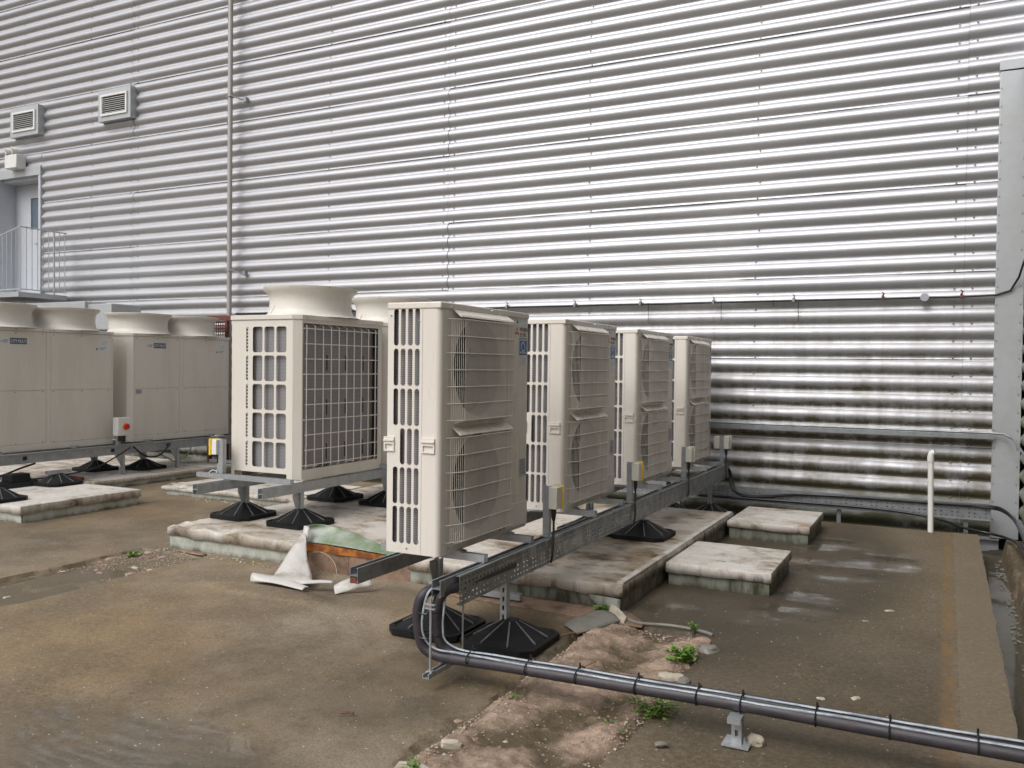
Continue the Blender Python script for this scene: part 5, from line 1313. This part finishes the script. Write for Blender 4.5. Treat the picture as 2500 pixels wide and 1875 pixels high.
stone(-.50, 4.26, .0, .022, .018, .006, .2, 'stonepale', 'left one of two pale flakes on the deck behind the pipes', 9)
stone(-.355, 4.345, .0, .026, .018, .007, .8, 'stonepale', 'right one of two pale flakes on the deck behind the pipes', 10)
stone(-.30, 6.05, .0, .035, .02, .006, .5, 'stonepale', 'pale flake on the deck close to the orange seam', 11)
stone(-.42, 5.73, .0, .022, .015, .005, .5, 'stone', 'brownish flake a little left of the pale flake by the seam', 12)
stone(-1.02, 3.42, -.0, .03, .018, .01, .5, 'lead', 'grey flat stone beside the lower weeds', 13)
STL = ['pinkish']*16
for i in range(16):
    x = random.uniform(-5.95, -5.35); y = random.uniform(4.35, 4.98); s = random.uniform(.018, .05)
    stone(x, y, -.045, s, s*.7, s*.55, random.uniform(0, 3), random.choice(['stone', 'stone', 'stonepale']), STL[i]+' stone in the rubble-filled end of the left trench', 20+i, 'rubble stones at the end of the left trench')
WSL = ['largest pale stone at the far bank of the left trench', 'pale stone against the far bank of the left trench, second from the edge', 'pale stone in the middle of the trench nearest the left edge', 'pale stone on the near bank of the left trench', 'pale stone at the far bank where the rubble of the left trench begins', 'single pale stone in the muddy middle of the left trench']
for i, (x, y) in enumerate(((-5.85, 3.75), (-5.9, 3.35), (-5.72, 3.3), (-5.28, 4.08), (-5.93, 4.25), (-5.6, 3.6))):
    s = random.uniform(.018, .035); stone(x, y, -.05, s*1.2, s*.6, s*.5, i, 'stonepale', WSL[i], 40+i, 'stones in the water of the left trench')
# loose gravel (uncountable)
def gravel(name, pts, mat, smin, smax, label):
    m_ = MB()
    for (x, y, z) in pts:
        s = random.uniform(smin, smax); a = random.uniform(0, 6.3); vs = []
        for (px, py, pz) in ((1, 0, 0), (0, .8, 0), (-1, 0, 0), (0, -.8, 0), (.2, .1, .7), (0, 0, -.4)):
            px *= random.uniform(.7, 1.3); py *= random.uniform(.7, 1.3)
            vs.append((x+s*(px*math.cos(a)-py*math.sin(a)), y+s*(px*math.sin(a)+py*math.cos(a)), z+s*pz))
        m_.add(vs, [(0,1,4), (1,2,4), (2,3,4), (3,0,4), (1,0,5), (2,1,5), (3,2,5), (0,3,5)])
    return tag(m_.build(name, mat, rec=False), label, 'gravel', kind='stuff')
def strip_pts(n, x0, x1, y0, y1, zf, edge=False):
    o_ = []
    while len(o_) < n:
        x = random.uniform(x0, x1); y = random.uniform(y0, y1)
        if edge and min(x-x0, x1-x, y1-y) > random.expovariate(1/.07): continue
        o_.append((x, y, zf(x, y)+.002))
    return o_
gravel('screed_gravel', strip_pts(1600, -1.89, -1.15, 2.2, 4.97, zr, True), 'stone', .003, .010, 'loose crumbs of screed along the edges of the broken strip')
gravel('pale_gravel', strip_pts(260, -1.89, -1.15, 2.2, 4.97, zr, True), 'stonepale', .004, .012, 'pale crumbs scattered over the broken screed')
gravel('trench_gravel', strip_pts(700, -5.98, -5.3, 4.2, 5.0, zs)+strip_pts(160, -5.99, -5.25, 2.6, 4.4, lambda x, y: -.042, True), 'stone', .004, .012, 'small rubble at the far end of the left trench')
gravel('deck_grit', [(random.uniform(-6.5, .25), random.uniform(2.2, 7.5), .001) for _ in range(420)], 'stonepale', .0015, .005, 'grit and flakes scattered over the roof deck')
gravel('drain_debris', [(random.choice((random.uniform(.29, .34), random.uniform(.43, .5))), random.uniform(3.4, 9.2), -.228) for _ in range(260)], 'lead', .005, .018, 'stones and silt lying in the side drain')
def pad_debris():
    p = [(random.uniform(-5.8, -4.5), 5.06+random.uniform(-.07, .05), .004) for _ in range(60)]
    p += [(random.uniform(-7.6, -6.3), random.uniform(7.02, 7.15), .006) for _ in range(60)]
    return p
gravel('pad_crumbs', pad_debris(), 'stonepale', .004, .014, 'crumbled bits along the feet of the pads')

def weed(x, y, z, n, spread, h, label, seed, leaf=.014):
    rnd = random.Random(seed); t = empty('weed', (x, y, z), label, 'plant')
    lm = MB(); sm = MB()
    for i in range(n):
        a = rnd.uniform(0, 6.28); L = rnd.uniform(.3, 1)*spread; hh = rnd.uniform(.4, 1)*h
        p0 = Vector((rnd.uniform(-.2, .2)*spread, rnd.uniform(-.2, .2)*spread, 0)); p2 = Vector((math.cos(a)*L, math.sin(a)*L, hh)); p1 = (p0+p2)/2+Vector((0, 0, hh*.3))
        sm.tube([p0, p1, p2], [.0022, .0016, .001], 4)
        for k in range(rnd.randint(5, 9)):
            u = rnd.uniform(.25, 1.05); c = p0.lerp(p1, min(1, u*2)) if u < .5 else p1.lerp(p2, (u-.5)*2)
            s = leaf*rnd.uniform(.5, 1.3); b = rnd.uniform(0, 6.28); tilt = rnd.uniform(-.2, .9)
            dx = Vector((math.cos(b), math.sin(b), tilt)).normalized(); sdv = Vector((-math.sin(b), math.cos(b), rnd.uniform(-.4, .4))).normalized()*s*.42; up = Vector((0, 0, 1))
            pts = [c, c+dx*s*.5+sdv-up*s*.05, c+dx*s*.9+sdv*.6, c+dx*s*1.35-up*s*.15, c+dx*s*.9-sdv*.6, c+dx*s*.5-sdv-up*s*.05, c+dx*s*.6+up*s*.08]
            lm.add(pts, [(0, 1, 6), (1, 2, 6), (2, 3, 6), (3, 4, 6), (4, 5, 6), (5, 0, 6)])
    sm.build('stems', 'stem', t, rec=False); P(lm.build('leaves', 'leaf', t, rec=False), kind='stuff')
    return t
weed(-1.225, 4.47, -.02, 55, .10, .095, 'bright green leafy weed clump on the right edge of the broken screed', 1, .020)
weed(-1.26, 4.25, -.03, 8, .05, .03, 'low weed sprig beside the pale slab behind the pipes', 2, .012)
weed(-1.15, 3.74, -.005, 44, .16, .05, 'straggling yellow-green weed on the screed edge in front of the pipes', 3, .016)
weed(-1.25, 3.50, -.02, 9, .09, .03, 'small weed at the lower right of the screed by a dry stalk', 9, .012)
weed(-1.78, 3.57, .0, 8, .05, .02, 'tiny weed on the left edge of the screed near the pipes', 4, .010)
weed(-1.80, 2.76, .0, 12, .06, .03, 'small weed at the bottom edge beside the pale fragments', 5, .012)
weed(-5.87, 4.83, -.03, 14, .09, .05, 'weed growing at the far corner of the left trench', 6, .018)
weed(-1.90, 5.06, .0, 16, .06, .06, 'fern-like weed below the pad corner', 7, .018)
weed(-1.30, 4.97, .0, 8, .04, .07, 'thin sprig at the puddle edge near the screed corner', 8, .014)
weed(-1.02, 3.08, -.02, 10, .05, .03, 'weed at the bottom edge on the right of the screed', 12, .012)
# crumpled grey membrane flap and cut cream scrap by the pad corner
rows = [[(-2.02, 4.72, .01), (-1.97, 4.66, .025), (-1.88, 4.60, .01)], [(-2.0, 4.82, .03), (-1.92, 4.76, .06), (-1.82, 4.70, .02)], [(-1.97, 4.93, .03), (-1.88, 4.89, .07), (-1.76, 4.84, .02)], [(-1.96, 5.04, .02), (-1.86, 5.02, .06), (-1.74, 4.98, .015)]]
tag(surf('membrane_flap', rows, 'lead', None, .004), 'grey curled membrane flap between the black foot and the pad corner', 'membrane flap')
rows = [[(-1.86, 5.04, .0), (-1.80, 4.98, .0), (-1.72, 4.93, .0)], [(-1.86, 5.05, .04), (-1.80, 5.0, .05), (-1.71, 4.95, .03)], [(-1.85, 5.07, .075), (-1.79, 5.02, .08), (-1.71, 4.97, .04)]]
tag(surf('cream_scrap', rows, 'stonepale', None, .005), 'upright cream scrap of board beside the fern-like weed', 'board scrap')
tw = MB(); tw.tube([(-1.68, 4.0, .0), (-1.62, 4.12, .02), (-1.60, 4.18, .03)], .004, 6); tag(tw.build('dry_twig', 'wood'), 'thin dry twig leaning under the pipes', 'twig')
tw = MB(); tw.tube([(-1.98, 4.50, .0), (-1.93, 4.56, .015), (-1.86, 4.62, .02)], .003, 6); tag(tw.build('dry_twig', 'wood'), 'short twig in front of the grey membrane flap', 'twig')
tw = MB(); tw.tube([(-2.38, 3.05, .004), (-2.34, 3.07, .008), (-2.32, 3.07, .006)], .005, 6); tag(tw.build('rusty_bolt', 'rustred'), 'small rusty bolt lying on the wet deck at lower middle', 'bolt')
def sliver(pts, mat, label, name='membrane_shard'):
    m_ = MB(); n = len(pts); m_.add([(a, b_, .006) for a, b_ in pts]+[(a, b_, .014) for a, b_ in pts], [tuple(range(n))[::-1], tuple(range(n, 2*n))]+[(i, (i+1) % n, (i+1) % n+n, i+n) for i in range(n)])
    return tag(m_.build(name, mat), label, 'fragment')
sliver([(-1.87, 2.77), (-1.80, 2.80), (-1.72, 2.77), (-1.73, 2.70), (-1.85, 2.68)], 'stonepale', 'pale yellow pointed fragment at the bottom edge of the picture')
for y0_, x0_ in ((4.95, -5.4),):
    rows = [[(-5.62, 5.06, .01), (-5.45, 5.02, .012), (-5.3, 5.03, .01)], [(-5.62, 5.10, .02), (-5.45, 5.07, .02), (-5.3, 5.07, .016)]]
    tag(surf('membrane_offcut', rows, 'board', None, .004, 1), 'flat brown membrane offcut at the corner of the white pad', 'offcut')
cable([(-1.70, 4.98, .02), (-1.62, 4.97, .012), (-1.45, 5.02, .010), (-1.28, 5.0, .012), (-1.18, 4.96, .01)], .011, tag(bpy.data.objects.new('membrane_roll_edge', None), 'rolled grey membrane edge at the far end of the broken screed', 'membrane edge'), 'lead', 8, 'rolled_edge')
COL.objects.link([o for o in bpy.data.objects if o.name == 'membrane_roll_edge'][0])
